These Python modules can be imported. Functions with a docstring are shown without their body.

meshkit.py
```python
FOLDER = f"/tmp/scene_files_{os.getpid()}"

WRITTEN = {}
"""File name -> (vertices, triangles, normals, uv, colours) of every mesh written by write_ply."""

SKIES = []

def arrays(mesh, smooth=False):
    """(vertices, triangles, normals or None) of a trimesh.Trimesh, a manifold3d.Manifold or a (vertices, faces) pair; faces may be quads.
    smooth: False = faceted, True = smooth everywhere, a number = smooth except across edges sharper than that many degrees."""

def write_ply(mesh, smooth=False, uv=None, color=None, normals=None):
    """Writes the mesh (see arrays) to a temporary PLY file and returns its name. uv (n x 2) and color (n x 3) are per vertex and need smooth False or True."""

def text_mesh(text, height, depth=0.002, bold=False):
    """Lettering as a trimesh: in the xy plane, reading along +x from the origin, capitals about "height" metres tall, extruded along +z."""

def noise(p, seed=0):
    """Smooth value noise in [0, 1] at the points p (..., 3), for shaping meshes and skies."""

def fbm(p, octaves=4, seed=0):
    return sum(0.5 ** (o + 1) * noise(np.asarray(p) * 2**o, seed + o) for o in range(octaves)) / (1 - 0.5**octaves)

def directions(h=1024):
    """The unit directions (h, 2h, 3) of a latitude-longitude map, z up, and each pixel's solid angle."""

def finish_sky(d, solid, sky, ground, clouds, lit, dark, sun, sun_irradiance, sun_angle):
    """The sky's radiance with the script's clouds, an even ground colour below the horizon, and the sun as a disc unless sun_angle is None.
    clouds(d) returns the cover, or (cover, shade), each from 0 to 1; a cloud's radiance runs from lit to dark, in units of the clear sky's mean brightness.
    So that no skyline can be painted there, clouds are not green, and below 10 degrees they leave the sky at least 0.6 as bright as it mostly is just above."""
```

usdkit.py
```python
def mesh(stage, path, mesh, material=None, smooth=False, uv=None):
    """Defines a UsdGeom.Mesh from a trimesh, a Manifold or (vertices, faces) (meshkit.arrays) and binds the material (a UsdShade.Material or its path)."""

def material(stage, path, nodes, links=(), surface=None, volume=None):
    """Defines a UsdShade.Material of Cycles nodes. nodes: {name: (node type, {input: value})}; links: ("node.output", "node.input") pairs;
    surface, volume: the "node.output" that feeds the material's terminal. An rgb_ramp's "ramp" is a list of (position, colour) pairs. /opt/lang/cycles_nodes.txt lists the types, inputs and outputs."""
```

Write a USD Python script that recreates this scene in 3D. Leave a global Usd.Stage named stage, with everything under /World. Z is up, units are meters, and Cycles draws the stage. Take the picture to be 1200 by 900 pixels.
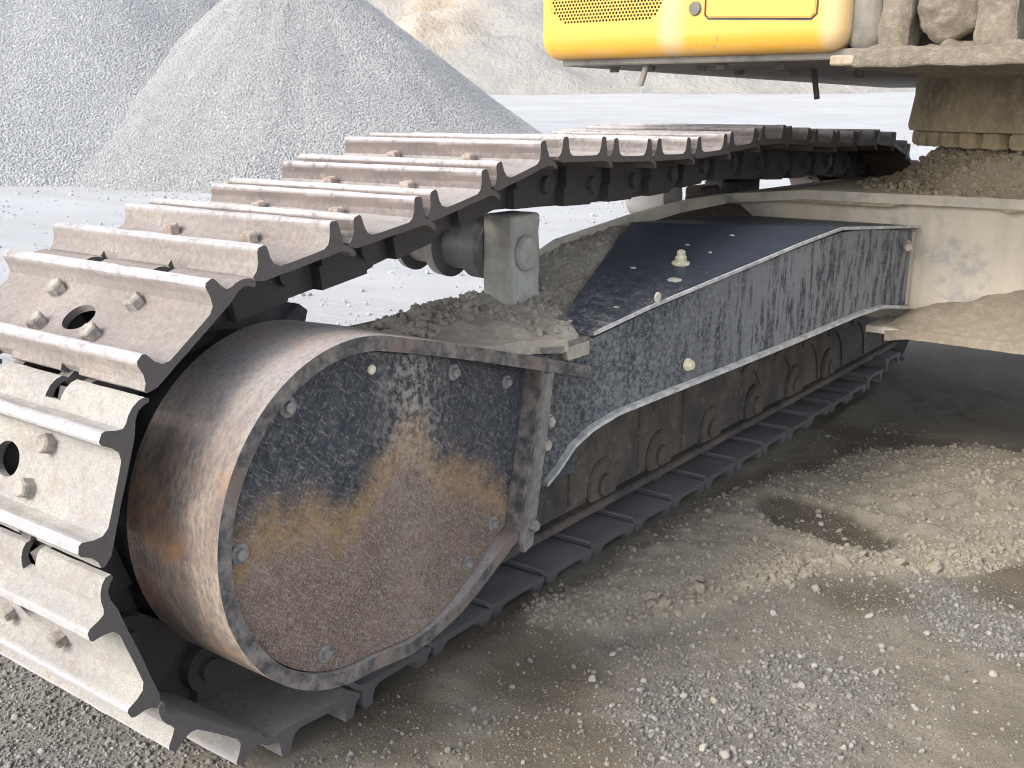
import math, random
import numpy as np, trimesh, shapely
import shapely.geometry as sg
import manifold3d as m3
import usdkit, meshkit
from pxr import Usd, UsdGeom, UsdLux, UsdShade, Sdf, Gf, Vt

stage = Usd.Stage.CreateInMemory()
UsdGeom.SetStageUpAxis(stage, UsdGeom.Tokens.z)
UsdGeom.SetStageMetersPerUnit(stage, 1.0)
stage.SetDefaultPrim(UsdGeom.Xform.Define(stage, '/World').GetPrim())
UsdGeom.Scope.Define(stage, '/World/Looks')
rng = np.random.default_rng(11)

# ------------------------------------------------------------------ camera
EYE = np.array([1.33529, -1.96241, 1.12296])
YAW, PITCH, ROLL, FPX = 0.634215, 0.252847, 0.004657, 1233.1
FWD = np.array([-math.sin(YAW) * math.cos(PITCH), math.cos(YAW) * math.cos(PITCH), -math.sin(PITCH)])
RGT = np.cross(FWD, [0, 0, 1]); RGT /= np.linalg.norm(RGT)
UP = np.cross(RGT, FWD)
RGT, UP = RGT * math.cos(ROLL) + UP * math.sin(ROLL), -RGT * math.sin(ROLL) + UP * math.cos(ROLL)
cam = UsdGeom.Camera.Define(stage, '/World/camera')
M = Gf.Matrix4d(1.0)
for i, a in enumerate((RGT, UP, -FWD, EYE)):
    M.SetRow(i, Gf.Vec4d(*map(float, a), 1.0 if i == 3 else 0.0))
cam.AddTransformOp().Set(M)
cam.CreateHorizontalApertureAttr(36.0); cam.CreateVerticalApertureAttr(27.0)
cam.CreateFocalLengthAttr(36.0 * FPX / 1200)
cam.CreateClippingRangeAttr(Gf.Vec2f(0.05, 2000))
EXPOSURE = 1.25
cam.CreateExposureAttr(EXPOSURE)

# ------------------------------------------------------------------ sky and sun
TO_SUN = np.array([-0.24, -0.76, 0.60]); TO_SUN /= np.linalg.norm(TO_SUN)
dome = UsdLux.DomeLight.Define(stage, '/World/sky')
dome.GetPrim().SetCustomDataByKey('kind', 'structure')
skymat = usdkit.material(stage, '/World/Looks/sky', {
    's': ('sky_texture', {'sky_type': 'single_scattering', 'sun_disc': False, 'sun_elevation': float(math.asin(TO_SUN[2])),
                          'sun_rotation': float(math.atan2(TO_SUN[0], TO_SUN[1])), 'aerosol_density': 2.5, 'air_density': 0.9}),
    'h': ('hsv', {'saturation': 0.5}),
    'b': ('background_shader', {'strength': 0.15})}, [('s.color', 'h.color'), ('h.color', 'b.color')], surface='b.background')
UsdShade.MaterialBindingAPI.Apply(dome.GetPrim()).Bind(skymat)
sun = UsdLux.DistantLight.Define(stage, '/World/sun')
sun.CreateIntensityAttr(0.15); sun.CreateAngleAttr(12.0); sun.CreateNormalizeAttr(True)
sun.CreateColorAttr(Gf.Vec3f(1.0, 0.93, 0.82))
zax = TO_SUN; xax = np.cross([0, 0, 1], zax); xax /= np.linalg.norm(xax); yax = np.cross(zax, xax)
Ms = Gf.Matrix4d(1.0)
for i, a in enumerate((xax, yax, zax)):
    Ms.SetRow(i, Gf.Vec4d(*map(float, a), 0.0))
sun.AddTransformOp().Set(Ms)

# ------------------------------------------------------------------ material helpers
class Mat:
    """Small builder of node graphs; a value 'n3.color' is a link."""
    def __init__(s): s.nodes, s.links = {}, []
    def add(s, kind, out, **kw):
        n = 'n%d' % len(s.nodes); vals = {}
        for k, v in kw.items():
            if isinstance(v, str) and v[:1] == 'n' and '.' in v: s.links.append((v, n + '.' + k))
            else: vals[k] = v
        s.nodes[n] = (kind, vals)
        return n + '.' + out
    def pos(s):
        return s.add('geometry', 'position')
    def mapped(s, scale, vec=None, loc=(0, 0, 0), rot=(0, 0, 0)):
        return s.add('mapping', 'vector', vector=vec or s.pos(), scale=scale, location=loc, rotation=rot)
    def noise(s, scale, detail=4, rough=0.55, vec=None, dist=0.0):
        return s.add('noise_texture', 'fac', vector=vec or s.pos(), scale=scale, detail=detail, roughness=rough, distortion=dist)
    def ramp(s, fac, stops):
        stops = [(p, (c,) * 3 if np.ndim(c) == 0 else c) for p, c in stops]
        return s.add('rgb_ramp', 'color', fac=fac, ramp=stops)
    def mix(s, fac, a, b, kind='mix'):
        return s.add('mix', 'color', fac=fac, color1=a, color2=b, mix_type=kind)
    def math(s, op, a, b=0.0):
        return s.add('math', 'value', math_type=op, value1=a, value2=b)
    def xyz(s, vec, c):
        return s.add('separate_xyz', c, vector=vec)
    def nz(s, c='z'):
        return s.xyz(s.add('geometry', 'normal'), c)
    def bump(s, h, strength=0.4, dist=0.01, normal=None):
        kw = dict(height=h, strength=strength, distance=dist)
        if normal: kw['normal'] = normal
        return s.add('bump', 'normal', **kw)
    def out(s, name, color, rough=0.8, normal=None, **kw):
        kw = dict(base_color=color, roughness=rough, **kw)
        if normal: kw['normal'] = normal
        p = s.add('principled_bsdf', 'BSDF', **kw)
        usdkit.material(stage, '/World/Looks/' + name, s.nodes, s.links, surface=p)
        return '/World/Looks/' + name

def shoe_steel(name, base_dark, base_mid, dust, amount):
    m = Mat(); p = m.pos()
    n1 = m.noise(9, 6, .6, p); n2 = m.noise(75, 5, .65, p); n3 = m.noise(2.4, 3, .5, p)
    n5 = m.noise(330, 3, .75, p)
    col = m.mix(m.ramp(n1, [(.35, 0), (.68, 1)]), base_dark, base_mid)
    col = m.mix(m.ramp(n2, [(.55, 0), (.72, .6)]), col, (.19, .115, .075))
    ends = m.ramp(m.math('absolute', m.nz('x')), [(.5, 0), (.8, .85)])  # end faces: dark steel, deepened further to carry their shade in the colour
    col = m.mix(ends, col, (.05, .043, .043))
    up = m.ramp(m.math('add', m.nz(), m.math('multiply', n2, .5)), [(.38, .06), (1.05, 1)])
    dm = m.math('multiply', m.ramp(m.math('add', m.math('multiply', n1, .6), m.math('multiply', n2, .4)), [(.36 - amount * .18, 0), (.62 - amount * .12, 1)]), up)
    dm = m.math('multiply', dm, amount)
    dust2 = m.mix(m.ramp(n3, [(.35, 0), (.65, 1)]), dust, tuple(c * .8 for c in dust))
    dust2 = m.mix(m.ramp(n5, [(.35, .0), (.7, .45)]), dust2, tuple(c * .62 for c in dust))
    col = m.mix(dm, col, dust2)
    n4 = m.noise(22, 5, .6, p)
    rib = m.math('multiply', m.xyz(m.add('attribute', 'color', attribute='rib'), 'x'), m.ramp(m.math('add', m.math('multiply', n2, .5), m.math('multiply', n4, .5)), [(.36, .15), (.5, 1)]))
    rib = m.math('multiply', rib, m.ramp(m.math('absolute', m.nz('x')), [(.3, 1), (.6, 0)]))
    col = m.mix(m.math('multiply', rib, amount), col, m.mix(n4, (.36, .345, .345), (.47, .455, .45)))
    pt = m.math('multiply', m.ramp(m.add('geometry', 'pointiness'), [(.515, 0), (.56, 1)]), m.ramp(n2, [(.3, .1), (.55, 1)]))
    col = m.mix(m.math('multiply', pt, amount), col, (.48, .465, .455))
    h = m.math('add', m.math('multiply', n2, .7), m.math('multiply', n5, .4))
    rgh = m.ramp(n1, [(.3, .45), (.7, .75)])
    return m.out(name, col, m.mix(dm, rgh, (.92,) * 3), m.bump(h, .45, .004))

def shoe_wrap(name, clay_a, clay_b, cover, edge):
    # end-of-track shoes: dry clay rubbed into the plates, rib edges worn bare, ends bare and painted darker for their shade
    m = Mat(); p = m.pos()
    n1 = m.noise(7, 6, .6, p); n2 = m.noise(90, 5, .7, p); n5 = m.noise(330, 3, .75, p); n4 = m.noise(22, 5, .6, p); n6 = m.noise(3, 5, .6, p)
    steel = m.mix(n1, (.085, .073, .07), (.17, .14, .125))
    steel = m.mix(m.ramp(n5, [(.45, 0), (.7, .7)]), steel, (.28, .24, .215))
    clay = m.mix(m.ramp(n1, [(.38, 0), (.62, 1)]), clay_a, clay_b)
    clay = m.mix(m.ramp(n5, [(.40, 0), (.62, .75)]), clay, tuple(c * .55 for c in clay_a))
    clay = m.mix(m.ramp(n4, [(.54, 0), (.70, .7)]), clay, (.25, .20, .16))
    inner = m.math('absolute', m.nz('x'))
    steel = m.mix(m.ramp(inner, [(.5, 0), (.8, .7)]), steel, (.05, .046, .048))  # shade of the end faces put into the steel colour
    cov = m.math('multiply', m.ramp(inner, [(.3, 1), (.6, .0)]), m.ramp(m.math('add', m.math('multiply', n2, .6), m.math('multiply', n6, .4)), [(.5 - cover * .28, .12), (.62 - cover * .12, 1)]))
    col = m.mix(cov, steel, clay)
    rib = m.math('multiply', m.xyz(m.add('attribute', 'color', attribute='rib'), 'x'), m.ramp(m.math('add', m.math('multiply', n2, .5), m.math('multiply', n4, .5)), [(.36, .15), (.5, 1)]))
    rib = m.math('multiply', rib, m.ramp(inner, [(.3, 1), (.6, 0)]))
    col = m.mix(m.math('multiply', rib, .85), col, m.mix(n4, (.32, .315, .33), (.42, .41, .42)))
    pt = m.ramp(m.add('geometry', 'pointiness'), [(.515, 0), (.56, 1)])
    col = m.mix(m.math('multiply', m.math('multiply', pt, m.ramp(n2, [(.3, .1), (.55, 1)])), edge), col, (.50, .485, .47))
    return m.out(name, col, .82, m.bump(m.math('add', m.math('multiply', n2, .6), m.math('multiply', n5, .5)), .6, .004))

def dirt_mat(name, a, b, c, scale=1.0, bump=.6):
    m = Mat(); p = m.pos()
    n1 = m.noise(6 * scale, 6, .6, p); n2 = m.noise(55 * scale, 6, .7, p); n3 = m.noise(260 * scale, 3, .7, p)
    col = m.mix(m.ramp(n1, [(.35, 0), (.65, 1)]), a, b)
    col = m.mix(m.ramp(n2, [(.45, 0), (.7, .8)]), col, c)
    col = m.mix(m.ramp(n3, [(.5, 0), (.75, .5)]), col, tuple(x * .55 for x in a))
    return m.out(name, col, .95, m.bump(m.math('add', n2, m.math('multiply', n3, .5)), bump, .008), specular_ior_level=.2)

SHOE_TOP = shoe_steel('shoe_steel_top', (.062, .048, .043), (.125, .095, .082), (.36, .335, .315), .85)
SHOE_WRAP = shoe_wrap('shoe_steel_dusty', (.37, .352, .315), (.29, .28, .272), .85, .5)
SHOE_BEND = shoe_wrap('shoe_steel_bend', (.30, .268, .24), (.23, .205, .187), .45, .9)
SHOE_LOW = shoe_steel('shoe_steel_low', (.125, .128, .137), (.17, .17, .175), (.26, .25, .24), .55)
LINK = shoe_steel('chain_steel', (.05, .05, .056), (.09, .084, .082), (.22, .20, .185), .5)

def drum_mat():
    m = Mat(); p = m.pos()
    rel = m.add('vector_math', 'vector', math_type='subtract', vector1=p, vector2=(0, -.727, .443))
    r = m.add('vector_math', 'value', math_type='length', vector1=m.add('vector_math', 'vector', math_type='multiply', vector1=rel, vector2=(0, 1, 1)))
    ang = m.math('arctan2', m.xyz(rel, 'z'), m.xyz(rel, 'y'))
    v = m.add('combine_xyz', 'vector', x=m.xyz(rel, 'x'), y=m.math('multiply', ang, .10), z=r)
    streak = m.noise(130, 6, .75, v); band = m.noise(17, 4, .6, v); n1 = m.noise(8, 5, .6, p); n2 = m.noise(120, 4, .7, p)
    col = m.mix(m.ramp(band, [(.36, 0), (.62, 1)]), (.15, .105, .085), (.27, .218, .168))
    col = m.mix(m.ramp(streak, [(.44, 0), (.62, .9)]), col, (.09, .078, .078))
    col = m.mix(m.ramp(n2, [(.58, 0), (.72, .5)]), col, (.33, .29, .25))

    col = m.mix(m.ramp(n1, [(.52, 0), (.68, .6)]), col, (.36, .185, .085))
    top = m.math('multiply', m.ramp(m.nz(), [(.45, 0), (.9, .8)]), m.ramp(n2, [(.3, .2), (.6, 1)]))
    col = m.mix(top, col, (.30, .29, .29))
    face = m.math('maximum', m.ramp(m.nz('x'), [(.6, 0), (.85, 1)]), m.ramp(m.math('add', m.xyz(p, 'y'), .6), [(.26, 0), (.32, 1)]))
    fcol = m.mix(m.ramp(m.noise(30, 5, .7, p), [(.4, 0), (.62, 1)]), (.035, .035, .04), (.17, .152, .135))
    fcol = m.mix(m.ramp(n1, [(.5, 0), (.62, .8)]), fcol, (.15, .115, .095))
    fcol = m.mix(m.math('multiply', m.ramp(m.add('geometry', 'pointiness'), [(.51, 0), (.55, .8)]), face), fcol, (.30, .28, .25))
    col = m.mix(face, col, fcol)
    return m.out('worn_guard', col, .62, m.bump(m.math('add', streak, m.math('multiply', n2, .5)), .35, .003))
DRUM = drum_mat()

def cover_mat():
    m = Mat(); p = m.pos()
    y, z = m.xyz(p, 'y'), m.xyz(p, 'z')
    n0 = m.noise(5.5, 5, .6, p); n1 = m.noise(16, 6, .65, p); n2 = m.noise(70, 6, .7, p); n3 = m.noise(300, 3, .7, p)
    # rust covers the lower part; its upper edge wanders and rises about the fold
    line = m.ramp(m.math('add', y, 1.05), [(.0, .46), (.14, .505), (.30, .465), (.44, .565), (.475, .575), (.54, .485), (.65, .445), (.72, .40), (.80, .33)])
    edge = m.math('add', m.math('multiply', m.math('subtract', n1, .5), .16), m.math('multiply', m.math('subtract', n0, .5), .05))
    lvl = m.math('subtract', m.math('add', edge, line), z)            # positive below the rust line
    rust = m.ramp(m.math('add', lvl, .5), [(.46, 0), (.55, 1)])
    yellow = m.ramp(m.math('add', lvl, .5), [(.46, 0), (.505, 1), (.535, 1), (.60, 0)])
    paint = m.mix(m.ramp(n1, [(.35, 0), (.65, 1)]), (.012, .015, .023), (.030, .034, .043))
    sc_v = m.add('vector_rotate', 'vector', rotate_type='x_axis', vector=p, angle=.7)
    scr = m.noise(1, 6, .75, m.add('mapping', 'vector', vector=sc_v, scale=(60, 55, 230)))
    sv2 = m.add('vector_rotate', 'vector', rotate_type='x_axis', vector=p, angle=-.9)
    scr2 = m.noise(1, 6, .75, m.add('mapping', 'vector', vector=sv2, scale=(60, 60, 300)))
    worn = m.math('maximum', m.ramp(scr, [(.54, 0), (.64, .85)]), m.ramp(scr2, [(.56, 0), (.66, .85)]))
    midband = m.ramp(m.math('add', lvl, .5), [(.12, .3), (.38, .85), (.5, .85), (.7, .5)])
    dusty = m.math('multiply', worn, midband)
    scuff = m.math('multiply', m.ramp(m.math('absolute', m.math('add', y, .575)), [(0, 1), (.12, 0)]), m.ramp(n2, [(.44, 0), (.6, .9)]))
    paint = m.mix(m.math('multiply', m.ramp(n2, [(.45, 0), (.75, .55)]), midband), paint, (.14, .145, .145))
    rcol = m.mix(m.ramp(n1, [(.4, 0), (.6, 1)]), (.095, .068, .057), (.148, .104, .082))
    rcol = m.mix(m.ramp(n3, [(.46, 0), (.64, .85)]), rcol, (.27, .205, .165))
    rcol = m.mix(m.ramp(n2, [(.55, 0), (.68, .6)]), rcol, (.075, .052, .045))
    rcol = m.mix(m.math('multiply', yellow, m.ramp(n2, [(.36, .1), (.55, 1)])), rcol, (.27, .165, .075))
    col = m.mix(m.math('multiply', rust, m.ramp(n2, [(.2, .55), (.42, 1)])), paint, rcol)
    col = m.mix(dusty, col, (.25, .235, .215))
    col = m.mix(m.math('multiply', worn, m.math('multiply', rust, .75)), col, (.30, .255, .22))
    col = m.mix(m.math('multiply', scuff, m.ramp(lvl, [(0, .9), (.12, .35)])), col, (.33, .30, .26))
    col = m.mix(m.ramp(n3, [(.62, 0), (.72, .55)]), col, (.30, .28, .26))
    return m.out('rusty_cover', col, m.mix(rust, (.55,) * 3, (.9,) * 3), m.bump(m.math('add', m.math('multiply', n2, .6), n3), .5, .003), specular_ior_level=.3)
COVER = cover_mat()

def black_paint(name, clay_amount, streaks, base=(.022, .026, .036)):
    m = Mat(); p = m.pos()
    n0 = m.noise(4, 5, .6, p); n1 = m.noise(14, 6, .65, p); n2 = m.noise(85, 6, .7, p); n3 = m.noise(260, 3, .7, p)
    run = m.noise(1, 5, .65, m.mapped((34, 34, 6.5), p)); run2 = m.noise(1, 6, .7, m.mapped((70, 70, 14), p))
    y = m.xyz(p, 'y')
    col = m.mix(n1, base, tuple(c * 1.9 for c in base))
    grit = m.math('multiply', m.ramp(m.math('add', m.math('multiply', n2, .68), m.math('multiply', n1, .32)), [(.46, 0), (.62, 1)]), clay_amount)
    col = m.mix(grit, col, (.185, .185, .18))
    sv = m.add('vector_rotate', 'vector', rotate_type='x_axis', vector=p, angle=.5)
    scr = m.noise(1, 6, .75, m.add('mapping', 'vector', vector=sv, scale=(60, 45, 210)))
    sv3 = m.add('vector_rotate', 'vector', rotate_type='x_axis', vector=p, angle=-1.1)
    scr2 = m.noise(1, 6, .75, m.add('mapping', 'vector', vector=sv3, scale=(60, 50, 240)))
    col = m.mix(m.math('maximum', m.ramp(scr, [(.57, 0), (.66, .75)]), m.ramp(scr2, [(.58, 0), (.67, .75)])), col, (.23, .225, .215))
    if streaks:
        far = m.ramp(m.math('multiply', y, .6), [(.12, .15), (.5, 1)])
        s = m.math('multiply', m.math('multiply', m.ramp(m.math('add', m.math('multiply', run, .6), m.math('multiply', run2, .4)), [(.455, 0), (.51, .8)]), far), streaks)
        col = m.mix(s, col, (.20, .205, .21))
        near = m.ramp(m.math('multiply', y, .6), [(.1, 1), (.4, .25)])
        col = m.mix(m.math('multiply', m.ramp(m.math('add', m.math('multiply', n2, .6), m.math('multiply', n0, .4)), [(.46, 0), (.58, .6)]), near), col, (.19, .19, .185))
    col = m.mix(m.ramp(n3, [(.60, 0), (.72, .7)]), col, (.30, .295, .28))
    return m.out(name, col, m.mix(grit, (.5,) * 3, (.85,) * 3), m.bump(m.math('add', n2, n3), .35, .002), specular_ior_level=.3)
GUARD = black_paint('black_guard_paint', .62, .95, (.014, .017, .024))
BLACK = black_paint('black_frame_paint', .45, 0)

def blue_top():
    m = Mat(); p = m.pos(); y = m.xyz(p, 'y')
    n1 = m.noise(11, 5, .6, p); n2 = m.noise(95, 6, .75, p); n3 = m.noise(28, 5, .7, p)
    near = m.ramp(y, [(.05, 1), (.45, .1), (1, .05)])
    col = m.mix(n1, (.020, .026, .038), (.030, .036, .048))
    spot = m.add('voronoi_texture', 'distance', vector=p, scale=24, randomness=1)
    col = m.mix(m.math('multiply', m.ramp(m.math('add', m.math('multiply', n3, .5), m.math('multiply', n2, .5)), [(.47, 0), (.6, 1)]), near), col, (.17, .17, .17))
    col = m.mix(m.ramp(n2, [(.64, 0), (.70, .7)]), col, (.4, .4, .4))
    return m.out('blue_black_plate', col, .5, m.bump(n2, .12, .002), specular_ior_level=.4)
BLUETOP = blue_top()

BEIGE = None
def beige_mat():
    m = Mat(); p = m.pos(); z = m.xyz(p, 'z'); x = m.xyz(p, 'x')
    n1 = m.noise(3.5, 5, .6, p); n2 = m.noise(26, 6, .65, p); n3 = m.noise(160, 4, .7, p)
    col = m.mix(m.ramp(n1, [(.35, 0), (.65, 1)]), (.55, .485, .385), (.44, .40, .335))
    grime = m.noise(1, 5, .65, m.mapped((9, 9, 1.6), p)); col = m.mix(m.ramp(grime, [(.46, 0), (.68, .55)]), col, (.33, .30, .26))
    splash = m.math('multiply', m.ramp(n2, [(.47, 0), (.6, .8)]), m.ramp(n1, [(.45, 0), (.58, 1)]))
    col = m.mix(splash, col, (.30, .29, .28))
    col = m.mix(m.ramp(n3, [(.55, 0), (.75, .4)]), col, (.36, .31, .24))
    return m.out('dusty_beige_steel', col, .85, m.bump(m.math('add', n3, n2), .2, .003))
BEIGE = beige_mat()

def yellow_mat():
    m = Mat(); p = m.pos(); z = m.xyz(p, 'z'); x = m.xyz(p, 'x')
    n1 = m.noise(6, 5, .6, p); n2 = m.noise(40, 6, .7, p); n3 = m.noise(200, 3, .7, p)
    run = m.noise(1, 5, .6, m.mapped((26, 26, 3), p))
    low = m.ramp(m.math('subtract', 1.36, z), [(0, .0), (.10, 1)])
    col = m.mix(low, (.54, .335, .05), (.52, .262, .035))
    s1 = m.ramp(m.math('absolute', m.math('add', x, .065)), [(0, .8), (.02, .6), (.05, 0)])
    s2 = m.ramp(m.math('absolute', m.math('subtract', x, .39)), [(0, .8), (.03, .7), (.06, 0)])
    dust = m.math('multiply', m.math('maximum', s1, s2), m.ramp(run, [(.3, .35), (.55, .95)]))
    bot = m.math('multiply', m.ramp(m.math('subtract', 1.30, z), [(0, 0), (.05, .75)]), m.ramp(n2, [(.42, 0), (.6, 1)]))
    dust = m.math('maximum', dust, m.math('multiply', bot, m.ramp(x, [(-.2, 0), (.0, 1)])))
    col = m.mix(m.math('multiply', dust, .8), col, (.44, .385, .29))
    sc = m.math('multiply', m.ramp(n2, [(.60, 0), (.66, .8)]), m.ramp(m.math('absolute', m.math('subtract', x, .05)), [(0, 1), (.14, 0)]))
    col = m.mix(sc, col, (.2, .15, .09))
    return m.out('yellow_paint', col, m.mix(dust, (.35,) * 3, (.85,) * 3), m.bump(n3, .05, .002))
YELLOW = yellow_mat()

def simple(name, a, b, rough, scale=20, bump=.2, **kw):
    m = Mat(); p = m.pos(); n = m.noise(scale, 6, .65, p); n2 = m.noise(scale * 7, 4, .7, p)
    return m.out(name, m.mix(m.ramp(n, [(.35, 0), (.65, 1)]), a, b), rough, m.bump(m.math('add', n, n2), bump, .004), **kw)
BOLT = simple('bolt_steel', (.10, .10, .105), (.24, .225, .21), .7, 60)
BOLT_DUSTY = simple('bolt_dusty', (.50, .47, .42), (.30, .26, .22), .8, 60)
BOLT_WRAP = simple('bolt_wrap', (.33, .305, .27), (.15, .13, .115), .85, 50)
BOLT_BROWN = simple('bolt_brown', (.20, .15, .12), (.34, .29, .25), .8, 60)
BOLT_BRASS = simple('bolt_zinc', (.62, .58, .42), (.42, .38, .26), .4, 40)
DARK = simple('dark_steel', (.04, .04, .044), (.085, .08, .075), .7, 12)
UNDER = simple('house_underside', (.10, .095, .085), (.20, .18, .15), .8, 9)
CONCRETE = simple('dusty_bracket', (.40, .39, .36), (.25, .24, .21), .92, 14, .5)
ROLLER = simple('roller_steel', (.05, .05, .055), (.15, .145, .14), .45, 9)
ROLLERP = simple('roller_pale', (.35, .34, .33), (.25, .24, .23), .7, 9)
def side_mat():
    m = Mat(); p = m.pos(); n1 = m.noise(6, 6, .65, p); n2 = m.noise(34, 6, .7, p); n3 = m.noise(240, 3, .7, p)
    col = m.mix(m.ramp(n1, [(.38, 0), (.6, 1)]), (.045, .042, .042), (.13, .098, .076))
    col = m.mix(m.ramp(n2, [(.5, 0), (.66, .8)]), col, (.06, .052, .048)); col = m.mix(m.ramp(n2, [(.30, .7), (.42, 0)]), col, (.21, .185, .16))
    col = m.mix(m.ramp(n3, [(.56, 0), (.70, .6)]), col, (.22, .19, .16))
    return m.out('frame_side_steel', col, .85, m.bump(m.math('add', n2, n3), .8, .006))
SIDE = side_mat()
FLANGE = simple('flange_steel', (.21, .195, .18), (.11, .105, .10), .75, 45, .5)
TRIM = simple('worn_edge', (.52, .51, .49), (.26, .26, .26), .7, 40, .4)
MUD = dirt_mat('mud', (.23, .195, .15), (.155, .13, .10), (.31, .275, .22), 1, 1.0)
FLANGE_MUD = dirt_mat('flange_mud', (.26, .222, .165), (.20, .17, .13), (.33, .29, .23), .6, .5)
MUDL = dirt_mat('mud_light', (.40, .335, .24), (.30, .25, .175), (.46, .40, .31), 1, .8)
LEDGE = dirt_mat('ledge_dirt', (.36, .325, .27), (.28, .25, .20), (.44, .41, .355))
BEARING = dirt_mat('bearing_grime', (.36, .285, .18), (.20, .165, .12), (.42, .37, .28), .6, .35)
STONE_G = simple('grey_stone', (.17, .168, .165), (.26, .25, .24), .9, 30, .4)
STONE_P = simple('pale_stone', (.33, .31, .27), (.25, .23, .20), .9, 30, .4)
STONE_D = simple('dark_stone', (.15, .145, .14), (.24, .23, .21), .9, 30, .4)
CLAY = dirt_mat('pale_clay', (.30, .265, .208), (.23, .203, .16), (.345, .31, .255))

def grains(name, stops):
    m = Mat(); r = m.add('object_info', 'random')
    n = m.noise(2.0, 3, .6, m.pos())
    col = m.ramp(r, stops)
    col = m.mix(m.ramp(n, [(.3, .25), (.7, 0)]), col, (.2, .21, .22))
    return m.out(name, col, .92, specular_ior_level=.25)
GRAIN_NEAR = grains('gravel_grains', [(0, (.10, .092, .080)), (.45, (.165, .153, .134)), (.85, (.22, .206, .184)), (1, (.29, .275, .25))])
GRAIN_BLUE = grains('heap_grains_blue', [(0, (.32, .326, .33)), (.5, (.37, .376, .38)), (1, (.42, .424, .427))])
GRAIN_PALE = grains('heap_grains_pale', [(0, (.27, .27, .272)), (.5, (.335, .334, .332)), (1, (.40, .397, .39))])

def ground_mat():
    m = Mat(); p = m.pos()
    zone = m.add('attribute', 'color', attribute='zone'); pale = m.add('attribute', 'color', attribute='faraway')
    n1 = m.noise(5, 6, .6, p); n2 = m.noise(38, 6, .7, p); n3 = m.noise(170, 4, .7, p); nf = m.math('add', m.math('multiply', m.noise(.35, 6, .6, p), .55), m.math('multiply', m.noise(1, 6, .65, m.mapped((.25, 1.6, 1), p, (0, 0, 0), (0, 0, .5))), .45))
    soil = m.mix(m.ramp(n1, [(.35, 0), (.65, 1)]), (.225, .200, .155), (.165, .147, .115))
    soil = m.mix(m.ramp(n3, [(.36, .6), (.50, 0)]), soil, (.12, .103, .078)); soil = m.mix(m.ramp(n3, [(.56, 0), (.70, .6)]), soil, (.31, .28, .23))
    clay = m.mix(m.ramp(n2, [(.35, 0), (.65, 1)]), (.29, .262, .208), (.222, .200, .16))
    damp = m.mix(n1, (.085, .073, .055), (.125, .107, .081))  # damp soil tone, also used for painted shade under the leg
    grit = m.mix(m.ramp(n3, [(.4, 0), (.62, 1)]), (.10, .093, .082), (.24, .228, .205))
    v = m.add('voronoi_texture', 'color', vector=p, scale=120)
    grit = m.mix(.45, grit, m.mix(m.xyz(v, 'x'), (.10, .093, .082), (.28, .268, .245)))
    col = m.mix(m.xyz(zone, 'z'), soil, grit)
    col = m.mix(m.xyz(zone, 'x'), col, clay)
    col = m.mix(m.xyz(zone, 'y'), col, damp)
    fc = m.mix(m.ramp(nf, [(.35, 0), (.65, 1)]), (.40, .41, .42), (.31, .317, .325))
    fc = m.mix(m.ramp(n2, [(.4, 0), (.7, .35)]), fc, (.3, .3, .3))
    col = m.mix(m.xyz(pale, 'x'), col, fc)
    col = m.mix(m.ramp(n3, [(.55, 0), (.8, .35)]), col, (.08, .07, .06))
    h = m.math('add', m.math('multiply', n2, .9), m.math('multiply', n3, .7))
    return m.out('quarry_ground', col, .95, m.bump(h, .7, .010), specular_ior_level=.2)
GROUND = ground_mat()

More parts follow.
